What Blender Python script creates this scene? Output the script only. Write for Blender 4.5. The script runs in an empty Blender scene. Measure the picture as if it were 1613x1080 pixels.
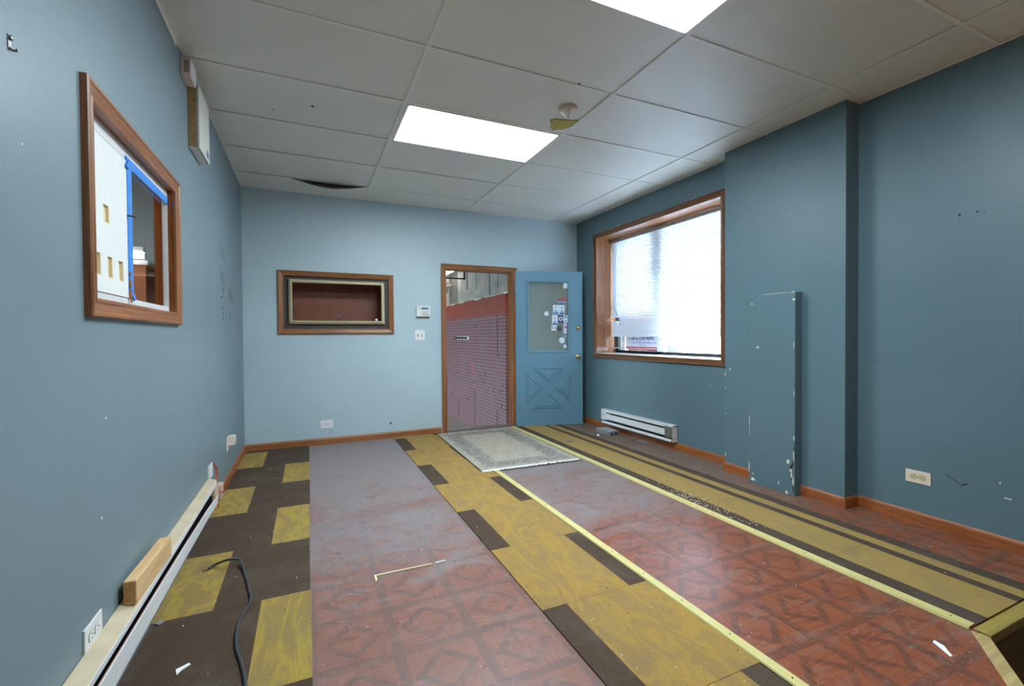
import bpy, bmesh, math, random
from mathutils import Vector, Matrix
random.seed(7)
SC = bpy.context.scene
COL = SC.collection
# ------------------------------------------------------------------ room dimensions (metres)
XL, XR, YB, ZC = -0.607, 3.431, 5.395, 2.734
YN = -2.4            # wall behind the camera
T = 0.12             # wall thickness

def S(r, g, b, k=1.0):
    f = lambda c: (c/255/12.92 if c/255 <= .04045 else ((c/255+.055)/1.055)**2.4)
    return (f(r)*k, f(g)*k, f(b)*k, 1)

# ------------------------------------------------------------------ node helpers
class NM:
    def __init__(s, name):
        s.m = bpy.data.materials.new(name); s.m.use_nodes = True
        s.t = s.m.node_tree; s.n = s.t.nodes; s.n.clear()
        s.out = s.n.new('ShaderNodeOutputMaterial')
    def new(s, typ, **kw):
        n = s.n.new(typ)
        for k, v in kw.items(): setattr(n, k, v)
        return n
    def link(s, a, b): s.t.links.new(a, b)
    def put(s, sock, v):
        if hasattr(v, 'is_output') or isinstance(v, bpy.types.NodeSocket): s.link(v, sock)
        else: sock.default_value = v
    def math(s, op, a, b=0.0, c=None, clamp=False):
        n = s.new('ShaderNodeMath', operation=op, use_clamp=clamp)
        s.put(n.inputs[0], a); s.put(n.inputs[1], b)
        if c is not None: s.put(n.inputs[2], c)
        return n.outputs[0]
    def coord(s, scale=(1, 1, 1), rot=(0, 0, 0), loc=(0, 0, 0)):
        c = s.new('ShaderNodeTexCoord'); mp = s.new('ShaderNodeMapping')
        mp.inputs['Scale'].default_value = scale; mp.inputs['Rotation'].default_value = rot
        mp.inputs['Location'].default_value = loc
        s.link(c.outputs['Object'], mp.inputs['Vector']); return mp.outputs[0]
    def noise(s, vec, scale=5, detail=4, rough=.55, dist=0):
        n = s.new('ShaderNodeTexNoise'); s.link(vec, n.inputs['Vector'])
        n.inputs['Scale'].default_value = scale; n.inputs['Detail'].default_value = detail
        n.inputs['Roughness'].default_value = rough; n.inputs['Distortion'].default_value = dist
        return n.outputs[0]
    def ramp(s, fac, stops):
        n = s.new('ShaderNodeValToRGB'); s.link(fac, n.inputs[0]); e = n.color_ramp.elements
        while len(e) < len(stops): e.new(.5)
        for i, (p, c) in enumerate(stops): e[i].position = p; e[i].color = c if len(c) == 4 else (*c, 1)
        return n.outputs[0]
    def rng(s, v, a, b, c=0., d=1.):
        n = s.new('ShaderNodeMapRange'); n.clamp = True; s.put(n.inputs[0], v)
        for i, x in enumerate((a, b, c, d)): n.inputs[i+1].default_value = x
        return n.outputs[0]
    def mix(s, f, a, b):
        n = s.new('ShaderNodeMix', data_type='RGBA'); s.put(n.inputs[0], f); s.put(n.inputs[6], a); s.put(n.inputs[7], b)
        return n.outputs[2]
    def xyz(s, vec):
        n = s.new('ShaderNodeSeparateXYZ'); s.link(vec, n.inputs[0]); return n.outputs
    def bump(s, h, strength=.3, dist=.01):
        n = s.new('ShaderNodeBump'); s.link(h, n.inputs['Height'])
        n.inputs['Strength'].default_value = strength; n.inputs['Distance'].default_value = dist
        return n.outputs[0]
    def pbr(s, color, rough=.5, metal=0., normal=None, spec=.5, emit=None, es=0., coat=0.):
        b = s.new('ShaderNodeBsdfPrincipled')
        s.put(b.inputs['Base Color'], color); s.put(b.inputs['Roughness'], rough); s.put(b.inputs['Metallic'], metal)
        s.put(b.inputs['Specular IOR Level'], spec)
        if normal is not None: s.link(normal, b.inputs['Normal'])
        if emit: b.inputs['Emission Color'].default_value = emit; b.inputs['Emission Strength'].default_value = es
        if coat: b.inputs['Coat Weight'].default_value = coat; b.inputs['Coat Roughness'].default_value = .15
        s.link(b.outputs[0], s.out.inputs[0]); return b

def plain(name, c, rough=.5, metal=0., var=.06, scale=30, bump=.0, spec=.5):
    k = NM(name); v = k.coord(); n = k.noise(v, scale, 4)
    lo = tuple(x*(1-var) for x in c[:3]); hi = tuple(min(1, x*(1+var)) for x in c[:3])
    col = k.ramp(n, [(.3, lo), (.7, hi)])
    k.pbr(col, rough, metal, k.bump(n, bump, .002) if bump else None, spec); return k.m

def paint(name, c, rough=.42, wear=.05):
    k = NM(name); v = k.coord()
    big = k.noise(v, 1.3, 5, .6); fine = k.noise(v, 260, 2); mid = k.noise(v, 30, 4)
    col = k.ramp(big, [(.3, tuple(x*(1-wear) for x in c[:3])), (.72, tuple(x*(1+wear) for x in c[:3]))])
    h = k.math('ADD', fine, k.math('MULTIPLY', mid, .8))
    k.pbr(col, k.rng(big, .3, .7, rough-.05, rough+.08), 0, k.bump(h, .16, .0025)); return k.m

def wood(name, c1, c2, axis=0, rough=.4, ring=1., coat=0.):
    k = NM(name)
    sc = [22., 22., 22.]; sc[axis] = 1.6
    v = k.coord(tuple(sc)); n = k.noise(v, 1.4*ring, 6, .6, 1.2)
    sc2 = [190., 190., 190.]; sc2[axis] = 5.
    f = k.noise(k.coord(tuple(sc2)), 1, 3, .6)
    a = k.math('ADD', k.math('MULTIPLY', n, .75), k.math('MULTIPLY', f, .3))
    mid = tuple((a_+b_)/2 for a_, b_ in zip(c1[:3], c2[:3]))
    col = k.ramp(a, [(.34, c2[:3]), (.5, mid), (.66, c1[:3])])
    k.pbr(col, rough, 0, k.bump(a, .12, .003), coat=coat); return k.m

def emission(name, c, st):
    k = NM(name); e = k.new('ShaderNodeEmission'); e.inputs[0].default_value = c; e.inputs[1].default_value = st
    k.link(e.outputs[0], k.out.inputs[0]); return k.m

def glass(name, tint=(1, 1, 1, 1), frost=0., grey=None):
    k = NM(name); tr = k.new('ShaderNodeBsdfTransparent'); tr.inputs[0].default_value = tint
    gl = k.new('ShaderNodeBsdfGlossy'); gl.inputs['Roughness'].default_value = .02+frost
    fr = k.new('ShaderNodeFresnel'); fr.inputs[0].default_value = 1.5
    ge = k.new('ShaderNodeNewGeometry'); fo = k.math('MULTIPLY', fr.outputs[0], k.math('SUBTRACT', 1., ge.outputs['Backfacing']))
    mx = k.new('ShaderNodeMixShader'); k.link(fo, mx.inputs[0]); k.link(tr.outputs[0], mx.inputs[1]); k.link(gl.outputs[0], mx.inputs[2])
    o = mx.outputs[0]
    if grey:
        df = k.new('ShaderNodeBsdfDiffuse'); df.inputs[0].default_value = grey
        m2 = k.new('ShaderNodeMixShader'); m2.inputs[0].default_value = grey[3]
        k.link(o, m2.inputs[1]); k.link(df.outputs[0], m2.inputs[2]); o = m2.outputs[0]
    k.link(o, k.out.inputs[0]); return k.m

# ------------------------------------------------------------------ materials
M = {}
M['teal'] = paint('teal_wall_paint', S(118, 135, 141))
M['teal_right'] = paint('shaded_teal_wall_paint', S(92, 117, 127))  # same teal as the left wall, its dimmer light put into the colour
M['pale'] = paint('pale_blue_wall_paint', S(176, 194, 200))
M['doorblue'] = paint('door_blue_paint', S(102, 141, 160), .35, .03)
M['white'] = plain('white_plastic', S(228, 226, 224), .35)
M['whitepaint'] = plain('white_enamel', S(222, 221, 220), .35, var=.04, scale=12)
M['ivory'] = plain('ivory_plastic', S(222, 205, 190), .35, var=.02)
M['almond'] = plain('almond_plastic', S(205, 188, 140), .4)
M['beige_metal'] = plain('beige_enamel', S(200, 182, 152), .4, var=.12, scale=9)
M['greymetal'] = plain('brushed_grey_metal', S(150, 150, 146), .45, .7, .12, 20)
M['dark'] = plain('black_void', S(22, 20, 20), .8)
M['black'] = plain('black_metal', S(30, 30, 32), .5)
M['brass'] = plain('brass', S(214, 188, 130), .18, 1., .05)
M['steel'] = plain('steel', S(150, 148, 145), .3, 1.)
M['oak_x'] = wood('oak_trim_x', S(156, 102, 58), S(104, 62, 30), 0, .35)
M['oak_y'] = wood('oak_trim_y', S(168, 108, 70), S(118, 70, 40), 1, .35)
M['oak_z'] = wood('oak_trim_z', S(160, 104, 62), S(108, 64, 34), 2, .35)
M['oakwin_y'] = wood('window_oak_y', S(126, 82, 50), S(72, 42, 22), 1, .3)
M['oakwin_z'] = wood('window_oak_z', S(126, 82, 50), S(72, 42, 22), 2, .3)
M['oakjamb_y'] = wood('jamb_oak_y', S(166, 114, 80), S(106, 64, 38), 1, .22, .8)
M['oakjamb_z'] = wood('jamb_oak_z', S(166, 112, 76), S(100, 60, 34), 2, .22, .8)
M['redoak_z'] = wood('red_oak_jamb', S(160, 90, 42), S(112, 58, 22), 2, .25)
M['base_y'] = wood('baseboard_oak_y', S(168, 98, 52), S(120, 64, 32), 1, .4)
M['base_x'] = wood('baseboard_oak_x', S(166, 106, 62), S(126, 74, 38), 0, .4)
M['pine_y'] = wood('pine_lumber', S(228, 192, 144), S(198, 154, 104), 1, .6)
M['edge'] = wood('yellow_painted_wood', S(214, 202, 138), S(196, 180, 112), 1, .5)
M['edge_x'] = wood('yellow_painted_lumber', S(168, 148, 74), S(134, 112, 50), 0, .6)
M['fascia'] = wood('olive_lumber', S(120, 98, 52), S(84, 66, 32), 0, .7)
M['tan'] = plain('tan_particle_board', S(172, 140, 94), .7, var=.1, scale=60, bump=.2)
M['board'] = plain('white_painted_board', S(228, 226, 222), .6, var=.03, scale=40, bump=.15)
M['boxfront'] = plain('grey_white_panel', S(198, 196, 184), .6, var=.03, scale=40)
M['cream'] = plain('cream_raw_board', S(228, 208, 168), .7)
M['tape'] = plain('blue_masking_tape', S(58, 132, 214), .55)
M['taperust'] = plain('rust_brown_glue', S(150, 94, 40), .7, var=.3, scale=80)
M['nichebrown'] = plain('red_brown_hardboard', S(122, 66, 44), .5, var=.15, scale=8)
M['nichedark'] = plain('dark_grey_brown_panel', S(66, 58, 56), .6)
M['gold'] = plain('champagne_metal', S(190, 176, 142), .4, .35)
M['orange'] = plain('orange_laminate', S(196, 120, 74), .5)
M['greyplaster'] = plain('grey_plaster', S(120, 124, 126), .7)
M['concrete'] = plain('grey_concrete', S(158, 152, 142), .8, var=.22, scale=5, bump=.3)
M['concrete_dark'] = plain('dark_concrete', S(104, 102, 94), .8, var=.15, scale=6)
M['redband'] = plain('red_oxide_paint', S(142, 66, 50), .6, var=.1, scale=6, bump=.1)
M['pavement'] = plain('dusty_pavement', S(160, 150, 138), .85, var=.15, scale=9)
M['street'] = plain('pale_pavement', S(190, 190, 190), .9, var=.08, scale=3)
M['yellowfoam'] = plain('yellow_mineral_fibre', S(178, 162, 84), .9, var=.2, scale=160, bump=.6)
M['paper'] = plain('white_paper', S(238, 238, 236), .7)
M['rust_copper'] = plain('copper_brown_wire', S(150, 84, 66), .5)
M['redwire'] = plain('red_wire', S(180, 60, 50), .4)
M['pinkish'] = plain('pinkish_beige_cover', S(205, 170, 150), .5)
M['cable'] = plain('grey_cable', S(58, 60, 62), .5)
M['diffuser'] = emission('lit_diffuser', (0.80, 0.95, 1.03, 1), 29)
M['tube'] = emission('lit_tube', (0.9, 0.96, 1, 1), 5)
M['glass'] = glass('window_glass')
M['doorglass'] = glass('door_glass', (.86, .9, .88, 1), .12, (*S(178, 184, 180)[:3], .28))
M['greybox'] = plain('grey_sheet_metal', S(132, 136, 140), .6, .2, .12, 18)
M['insul'] = plain('brown_insulation', S(120, 96, 48), .9, var=.3, scale=60)
M['mark'] = plain('grey_scuff', S(74, 92, 102), .7)
M['chip'] = plain('bare_plaster', S(222, 216, 196), .8)
M['carton'] = plain('label_print', S(120, 110, 150), .6)
M['stk_white'] = plain('sticker_white', S(214, 228, 238), .5, var=.01)
M['stk_blue'] = plain('sticker_blue', S(40, 104, 168), .5)
M['stk_navy'] = plain('sticker_navy', S(48, 42, 92), .5)
M['stk_red'] = plain('sticker_red', S(196, 44, 40), .5)
M['stk_black'] = plain('sticker_black', S(28, 32, 34), .5)
M['stk_dark'] = plain('sticker_ink', S(34, 66, 96), .5)
M['sign'] = plain('sign_white', S(224, 224, 240), .5, var=.01)
M['ink'] = plain('sign_ink', S(52, 50, 92), .5)
M['ink2'] = plain('sign_violet_ink', S(120, 110, 180), .5)
M['lcd'] = plain('lcd_grey', S(96, 116, 112), .4)
M['greykey'] = plain('grey_keys', S(150, 165, 175), .5)

# ceiling tile: pebbled vinyl-faced board
k = NM('ceiling_tile_board'); v = k.coord()
f = k.noise(v, 170, 3, .6); b = k.noise(v, 1.1, 5)
col = k.ramp(b, [(.3, S(232, 227, 214)), (.7, S(242, 238, 229))])
k.pbr(col, .30, 0, k.bump(f, .5, .006), spec=.85); M['tile'] = k.m
M['grid'] = plain('white_grid_metal', S(238, 235, 227), .4, var=.02)

# wood-look vinyl parquet floor, dusty towards the door
k = NM('parquet_vinyl'); v = k.coord(); xyz = k.xyz(v)
P = .297
uu = k.math('SUBTRACT', k.math('FRACT', k.math('DIVIDE', k.math('ADD', xyz[0], 5.943), P)), .5)
vv = k.math('SUBTRACT', k.math('FRACT', k.math('DIVIDE', k.math('ADD', xyz[1], 4.240), P)), .5)
au = k.math('ABSOLUTE', uu); av = k.math('ABSOLUTE', vv)
mx = k.math('MAXIMUM', au, av); sm = k.math('ADD', au, av)
border = k.math('GREATER_THAN', mx, .432)
ring = k.math('MULTIPLY', k.math('LESS_THAN', sm, .405), k.math('GREATER_THAN', sm, .27))
g1 = k.noise(k.coord((30, 30, 1), (0, 0, math.radians(45))), 1, 2)
gA = k.noise(k.coord((6, 70, 1), (0, 0, math.radians(45))), 1, 5, .65, .6)
gB = k.noise(k.coord((70, 6, 1), (0, 0, math.radians(45))), 1, 5, .65, .6)
sgn = k.math('GREATER_THAN', k.math('MULTIPLY', uu, vv), 0.)
gr = k.math('ADD', k.math('MULTIPLY', gA, sgn), k.math('MULTIPLY', gB, k.math('SUBTRACT', 1., sgn)))
c1 = k.ramp(gr, [(.3, S(116, 56, 30)), (.7, S(156, 84, 46))])
c2 = k.ramp(gr, [(.3, S(78, 44, 30)), (.7, S(112, 68, 48))])
isdark = k.math('MAXIMUM', border, ring)
isdark = k.math('MULTIPLY', isdark, k.rng(k.noise(v, 5., 4, .6), .3, .7, .85, .45))
colr = k.mix(isdark, c1, c2)
d1 = k.noise(k.coord((1.6, 2.6, 1), (0, 0, .3)), 1.6, 8, .66, 1.6)
d2 = k.noise(v, 26, 6, .7, .5)
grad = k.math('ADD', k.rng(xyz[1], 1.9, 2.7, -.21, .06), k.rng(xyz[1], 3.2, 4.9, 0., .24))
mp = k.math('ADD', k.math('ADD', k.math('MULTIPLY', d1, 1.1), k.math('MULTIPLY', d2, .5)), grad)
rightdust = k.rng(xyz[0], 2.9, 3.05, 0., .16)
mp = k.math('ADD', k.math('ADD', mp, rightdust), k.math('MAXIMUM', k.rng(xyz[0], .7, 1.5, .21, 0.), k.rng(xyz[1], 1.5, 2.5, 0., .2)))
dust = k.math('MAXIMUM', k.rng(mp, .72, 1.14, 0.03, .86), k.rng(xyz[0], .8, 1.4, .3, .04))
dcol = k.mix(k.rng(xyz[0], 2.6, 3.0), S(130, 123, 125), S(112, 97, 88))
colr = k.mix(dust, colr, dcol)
d3 = k.noise(k.coord((2.2, 6, 1), (0, 0, .7)), 1.6, 9, .74, 1.2)
colr = k.mix(k.rng(d3, .52, .68, 0, .5), colr, S(140, 122, 112))
st = k.rng(k.noise(k.coord((3, 5, 1), (0, 0, 1.)), 2.2, 6, .6, 2.), .60, .72, 0, .55)
colr = k.mix(st, colr, S(72, 50, 46))
sp = k.rng(k.noise(v, 75, 2, .5), .65, .71, 0, .7)
sp = k.math('MULTIPLY', sp, k.rng(k.noise(v, 3., 4, .6), .5, .66))
colr = k.mix(sp, colr, S(214, 206, 200))
k.pbr(colr, k.rng(mp, .6, 1.1, .31, .55), 0, k.bump(k.math('ADD', d2, k.math('MULTIPLY', gr, .5)), .1, .004)); M['parquet'] = k.m

def carpet(name, ca, cb, vein=None):
    k = NM(name); v = k.coord(); xyz = k.xyz(v)
    wob = k.noise(k.coord((40, 9, 1)), 1, 3)
    ph = k.math('ADD', k.math('MULTIPLY', xyz[0], 2*math.pi/.006), k.math('MULTIPLY', wob, 2.6))
    rib = k.math('MULTIPLY_ADD', k.math('SINE', ph), .5, .5)
    knot = k.noise(k.coord((260, 120, 1)), 1, 2)
    t = k.math('ADD', k.math('MULTIPLY', rib, .42), k.math('MULTIPLY', knot, .72))
    col = k.ramp(t, [(.25, ca), (.85, cb)])
    if vein:
        n = k.noise(k.coord((7, 2.4, 1)), 1, 3, .5, 1.5)
        band = k.math('SUBTRACT', 1., k.math('MULTIPLY', k.math('ABSOLUTE', k.math('SUBTRACT', n, .5)), 11.), clamp=True)
        col = k.mix(k.math('MULTIPLY', band, .75), col, vein)
    dirt = k.rng(k.noise(v, 4, 6, .65), .48, .75, 0, .4)
    col = k.mix(dirt, col, S(112, 104, 92))
    col = k.mix(k.rng(xyz[1], 3.0, 5.3, 0, .5), col, S(140, 140, 122) if vein else S(104, 100, 96))  # paler towards the doorway: daylight put into the colour, with some tracked dust
    k.pbr(col, .95, 0, k.bump(t, .7, .004), spec=.15); return k.m
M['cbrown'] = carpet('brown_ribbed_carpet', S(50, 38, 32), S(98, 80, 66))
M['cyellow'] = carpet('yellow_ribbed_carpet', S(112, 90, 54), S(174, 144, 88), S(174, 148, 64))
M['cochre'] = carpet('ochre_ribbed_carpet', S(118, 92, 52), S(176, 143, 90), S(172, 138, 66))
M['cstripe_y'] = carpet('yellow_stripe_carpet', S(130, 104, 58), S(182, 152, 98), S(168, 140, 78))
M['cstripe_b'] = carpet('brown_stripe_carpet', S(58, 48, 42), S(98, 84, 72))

# rug: worn floral, blue-grey border band, tan edge (object coordinates are rug coordinates)
k = NM('worn_rug'); v = k.coord(); xyz = k.xyz(v)
ax_ = k.math('DIVIDE', k.math('ABSOLUTE', xyz[0]), .485); ay_ = k.math('DIVIDE', k.math('ABSOLUTE', xyz[1]), .81)
ed = k.math('MINIMUM', k.math('MULTIPLY', k.math('SUBTRACT', 1., ax_), .485), k.math('MULTIPLY', k.math('SUBTRACT', 1., ay_), .81))
n1 = k.noise(v, 38, 5, .7); n2 = k.noise(v, 9, 4, .6, 1.)
edn = k.math('ADD', ed, k.math('MULTIPLY', k.math('SUBTRACT', n2, .5), .16))
base = k.ramp(n1, [(.3, S(150, 138, 122)), (.7, S(186, 175, 158))])
fl = k.ramp(n1, [(.35, S(86, 92, 104)), (.62, S(166, 154, 134))])
inb = k.math('MULTIPLY', k.rng(edn, .05, .08), k.rng(edn, .25, .20))
colr = k.mix(inb, base, fl)
colr = k.mix(k.math('MULTIPLY', k.rng(n2, .45, .7), .5), colr, S(150, 150, 146))
k.pbr(colr, .95, 0, k.bump(k.noise(v, 300, 2), .6, .004), spec=.1); M['rug'] = k.m
M['fringe'] = plain('white_rug_fringe', S(226, 224, 218), .9, var=.1, scale=90, bump=.4)

# painted brick of the passage wall (in the y-z plane)
k = NM('purple_red_brick'); v = k.coord(); xyz = k.xyz(v)
cb = k.new('ShaderNodeCombineXYZ'); k.link(xyz[1], cb.inputs[0]); k.link(xyz[2], cb.inputs[1])
br = k.new('ShaderNodeTexBrick'); k.link(cb.outputs[0], br.inputs['Vector'])
br.inputs['Scale'].default_value = 1.; br.inputs['Brick Width'].default_value = .16; br.inputs['Row Height'].default_value = .0488
br.inputs['Mortar Size'].default_value = .005; br.inputs['Mortar Smooth'].default_value = .2; br.inputs['Bias'].default_value = -.1
br.inputs['Color1'].default_value = S(144, 98, 94); br.inputs['Color2'].default_value = S(132, 100, 102)
br.inputs['Mortar'].default_value = S(30, 26, 28)
n = k.noise(v, 3.2, 5, .6)
colr = k.mix(k.rng(n, .4, .7, 0, .5), br.outputs['Color'], S(128, 104, 112))
k.pbr(colr, .62, 0, k.bump(br.outputs['Fac'], -.5, .01)); M['brick'] = k.m

# translucent slats
k = NM('white_blind_slat'); df = k.new('ShaderNodeBsdfDiffuse'); df.inputs[0].default_value = S(236, 240, 246)
tl = k.new('ShaderNodeBsdfTranslucent'); tl.inputs[0].default_value = S(226, 236, 250)
ms = k.new('ShaderNodeMixShader'); ms.inputs[0].default_value = .13
k.link(df.outputs[0], ms.inputs[1]); k.link(tl.outputs[0], ms.inputs[2]); k.link(ms.outputs[0], k.out.inputs[0]); M['slat'] = k.m

# ------------------------------------------------------------------ mesh builder
class MB:
    def __init__(s): s.v = []; s.f = []; s.mi = []; s.smooth = []
    def add(s, vs, fs, mi=0, smooth=False):
        o = len(s.v); s.v += [Vector(p) for p in vs]
        for f in fs: s.f.append([i+o for i in f]); s.mi.append(mi); s.smooth.append(smooth)
        return s
    def box(s, a, b, mi=0):
        (x0, y0, z0), (x1, y1, z1) = a, b
        x0, x1 = min(x0, x1), max(x0, x1); y0, y1 = min(y0, y1), max(y0, y1); z0, z1 = min(z0, z1), max(z0, z1)
        return s.add([(x0,y0,z0),(x1,y0,z0),(x1,y1,z0),(x0,y1,z0),(x0,y0,z1),(x1,y0,z1),(x1,y1,z1),(x0,y1,z1)],
              [(0,3,2,1),(4,5,6,7),(0,1,5,4),(1,2,6,5),(2,3,7,6),(3,0,4,7)], mi)
    def prism(s, poly, fn, h0, h1, mi=0):
        n = len(poly)
        return s.add([fn(a, b, h0) for a, b in poly]+[fn(a, b, h1) for a, b in poly],
              [list(range(n))[::-1], list(range(n, 2*n))]+[(i, (i+1) % n, (i+1) % n+n, i+n) for i in range(n)], mi)
    def loops(s, loops, mi=0, cap0=False, cap1=False, closed=True, smooth=False):
        n = len(loops[0]); vs = [p for l in loops for p in l]; fs = []
        for j in range(len(loops)-1):
            for i in range(n if closed else n-1):
                i2 = (i+1) % n; fs.append((j*n+i, j*n+i2, (j+1)*n+i2, (j+1)*n+i))
        if cap0: fs.append(list(range(n))[::-1])
        if cap1: fs.append([(len(loops)-1)*n+i for i in range(n)])
        return s.add(vs, fs, mi, smooth)
    def lathe(s, prof, origin, axis, n=24, mi=0, smooth=True):
        ax = Vector(axis).normalized(); t = Vector((0, 0, 1)) if abs(ax.z) < .9 else Vector((1, 0, 0))
        e1 = ax.cross(t).normalized(); e2 = ax.cross(e1); o = Vector(origin)
        L = [[o+ax*h+(e1*math.cos(2*math.pi*i/n)+e2*math.sin(2*math.pi*i/n))*r for i in range(n)] for r, h in prof]
        return s.loops(L, mi, True, True, True, smooth)
    def tube(s, pts, r, n=8, mi=0):
        pts = [Vector(p) for p in pts]; L = []
        for i, p in enumerate(pts):
            d = (pts[min(i+1, len(pts)-1)]-pts[max(i-1, 0)]).normalized()
            t = Vector((0, 0, 1)) if abs(d.z) < .9 else Vector((1, 0, 0))
            e1 = d.cross(t).normalized(); e2 = d.cross(e1); rr = r[i] if isinstance(r, (list, tuple)) else r
            L.append([p+(e1*math.cos(2*math.pi*q/n)+e2*math.sin(2*math.pi*q/n))*rr for q in range(n)])
        return s.loops(L, mi, True, True, True, True)

def spline(pts, k=8):
    P = [Vector(p) for p in pts]; out = []
    for i in range(len(P)-1):
        a, b, c, d = P[max(i-1, 0)], P[i], P[i+1], P[min(i+2, len(P)-1)]
        for j in range(k):
            t = j/k; out.append(.5*((2*b)+(c-a)*t+(2*a-5*b+4*c-d)*t*t+(3*b-a-3*c+d)*t**3))
    return out+[P[-1]]

def wpos(o):
    p = Vector((0, 0, 0))
    while o: p += o.location; o = o.parent
    return p

def obj(name, mb, mats, parent=None, bevel=0., local=False, loc=None, segs=2):
    """links one mesh object; vertices are in world coordinates unless local"""
    mats = mats if isinstance(mats, (list, tuple)) else [mats]
    off = Vector((0, 0, 0))
    if parent is not None and not local: off = wpos(parent)
    if loc is not None: off = Vector(loc)
    me = bpy.data.meshes.new(name)
    me.from_pydata([tuple(v-off) if not local else tuple(v) for v in mb.v], [], mb.f)
    for m in mats: me.materials.append(m if not isinstance(m, str) else M[m])
    bm = bmesh.new(); bm.from_mesh(me); bm.faces.ensure_lookup_table()
    for i, f in enumerate(bm.faces): f.material_index = mb.mi[i]; f.smooth = mb.smooth[i]
    bmesh.ops.recalc_face_normals(bm, faces=bm.faces); bm.to_mesh(me); bm.free()
    o = bpy.data.objects.new(name, me); COL.objects.link(o)
    if parent is not None: o.parent = parent
    if loc is not None: o.location = loc
    if bevel:
        b = o.modifiers.new('bevel', 'BEVEL'); b.width = bevel; b.segments = segs; b.limit_method = 'ANGLE'; b.angle_limit = .7
    return o

def tag(o, label=None, cat=None, group=None, kind=None):
    if label: o['label'] = label
    if cat: o['category'] = cat
    if group: o['group'] = group
    if kind: o['kind'] = kind
    return o
def thing(name, loc, label, cat, group=None, kind=None, rz=0.):
    o = bpy.data.objects.new(name, None); COL.objects.link(o); o.location = loc; o.rotation_euler = (0, 0, rz)
    o.empty_display_size = .1
    return tag(o, label, cat, group, kind)
def lab(o, l): o['label'] = l; return o

fB = lambda a, b, h: (a, YB-h, b)        # on the back wall: x, z, height into the room
fL = lambda a, b, h: (XL+h, a, b)        # on the left wall: y, z
fR = lambda a, b, h: (XR-h, a, b)        # on the right wall: y, z
fF = lambda a, b, h: (a, b, h)           # on the floor

def fbox(mb, fn, a0, a1, b0, b1, h0, h1, mi=0):
    return mb.box(fn(a0, b0, h0), fn(a1, b1, h1), mi)

def cells(fn, A, B, holes, h0, h1):
    mb = MB()
    xs = sorted({A[0], A[1], *[q for h in holes for q in h[:2]]}); ys = sorted({B[0], B[1], *[q for h in holes for q in h[2:]]})
    for i in range(len(xs)-1):
        for j in range(len(ys)-1):
            cx, cy = (xs[i]+xs[i+1])/2, (ys[j]+ys[j+1])/2
            if any(h[0] < cx < h[1] and h[2] < cy < h[3] for h in holes): continue
            fbox(mb, fn, xs[i], xs[i+1], ys[j], ys[j+1], h0, h1)
    return mb

def casing(mb, fn, a0, a1, b0, b1, prof, mi=0, open_bottom=False, mi_side=None):
    """mitred moulding around the opening a0..a1 x b0..b1; prof = (distance outwards, height)"""
    L = []
    for t, h in prof:
        if open_bottom: L.append([fn(a0-t, b0, h), fn(a0-t, b1+t, h), fn(a1+t, b1+t, h), fn(a1+t, b0, h)])
        else: L.append([fn(a0-t, b0-t, h), fn(a0-t, b1+t, h), fn(a1+t, b1+t, h), fn(a1+t, b0-t, h)])
    n = 4
    for j in range(len(L)-1):
        for i in range(3 if open_bottom else 4):
            i2 = (i+1) % 4; m = mi
            if mi_side is not None and i in (0, 2): m = mi_side
            mb.add([L[j][i], L[j][i2], L[j+1][i2], L[j+1][i]], [(0, 1, 2, 3)], m)
    return mb
PROF = [(0, 0), (0, .012), (.004, .014), (.012, .015), (.016, .012), (.03, .016), (.042, .018), (.048, .022), (.056, .022), (.06, .018), (.06, 0)]

def text_obj(name, txt, size, mat, parent, matrix, ext=.0006, shear=0., bold=0.):
    cu = bpy.data.curves.new(name, 'FONT'); cu.body = txt; cu.size = size; cu.extrude = ext; cu.shear = shear; cu.offset = bold
    cu.align_x = 'CENTER'; cu.align_y = 'CENTER'
    to = bpy.data.objects.new(name, cu); COL.objects.link(to); bpy.context.view_layer.update()
    me = bpy.data.meshes.new_from_object(to.evaluated_get(bpy.context.evaluated_depsgraph_get()))
    bpy.data.objects.remove(to); bpy.data.curves.remove(cu)
    me.name = name; me.materials.clear(); me.materials.append(M[mat]); me.transform(matrix)
    if parent.rotation_euler.z == 0 and (parent.parent is None): me.transform(Matrix.Translation(-wpos(parent)))
    o = bpy.data.objects.new(name, me); COL.objects.link(o); o.parent = parent; return o

# ================================================================== SETTING
# platform floor with its cut corner
PE = [(XL-T, YN-T), (1.18, YN-T), (1.18, .0), (2.386, .862), (XR+T, .862), (XR+T, YB+T), (XL-T, YB+T)]
mb = MB(); mb.prism(PE, fF, -.05, 0)
tag(obj('floor', mb, 'parquet'), 'dusty red-brown parquet-pattern vinyl floor of the room', 'floor', kind='structure')
mb = MB(); mb.box((1.0, YN-T, -.52), (XR+T, 1.4, -.46))
tag(obj('lower_floor', mb, 'parquet'), 'dark lower floor below the platform edge at right', 'floor', kind='structure')

WL = (1.80, 2.785, 1.295, 1.925)      # left window hole  (y0,y1,z0,z1)
WR = (2.965, 4.93, .94, 2.44)         # right window hole
DO = (1.535, 2.455, 0., 2.02)         # door hole (x,z)
NI = (-.232, .866, 1.268, 1.846)      # niche hole
mb = cells(fL, (YN-T, YB+T), (-.5, 2.95), [WL], 0, -.075)
wall_left = tag(obj('wall_left', mb, 'teal'), 'long blue-teal painted wall on the left side', 'wall', kind='structure')
mb = cells(fB, (XL-T, XR+T), (-.5, 2.95), [(DO[0], DO[1], DO[2], DO[3]), NI], 0, -T)
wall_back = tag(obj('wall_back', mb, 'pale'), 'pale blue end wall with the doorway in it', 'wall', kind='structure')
TR = .40
mb = cells(fR, (YN-T, YB+T), (-.5, 2.95), [WR], 0, -TR)
wall_right = tag(obj('wall_right', mb, 'teal_right'), 'teal wall on the right with the big window', 'wall', kind='structure')
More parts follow.
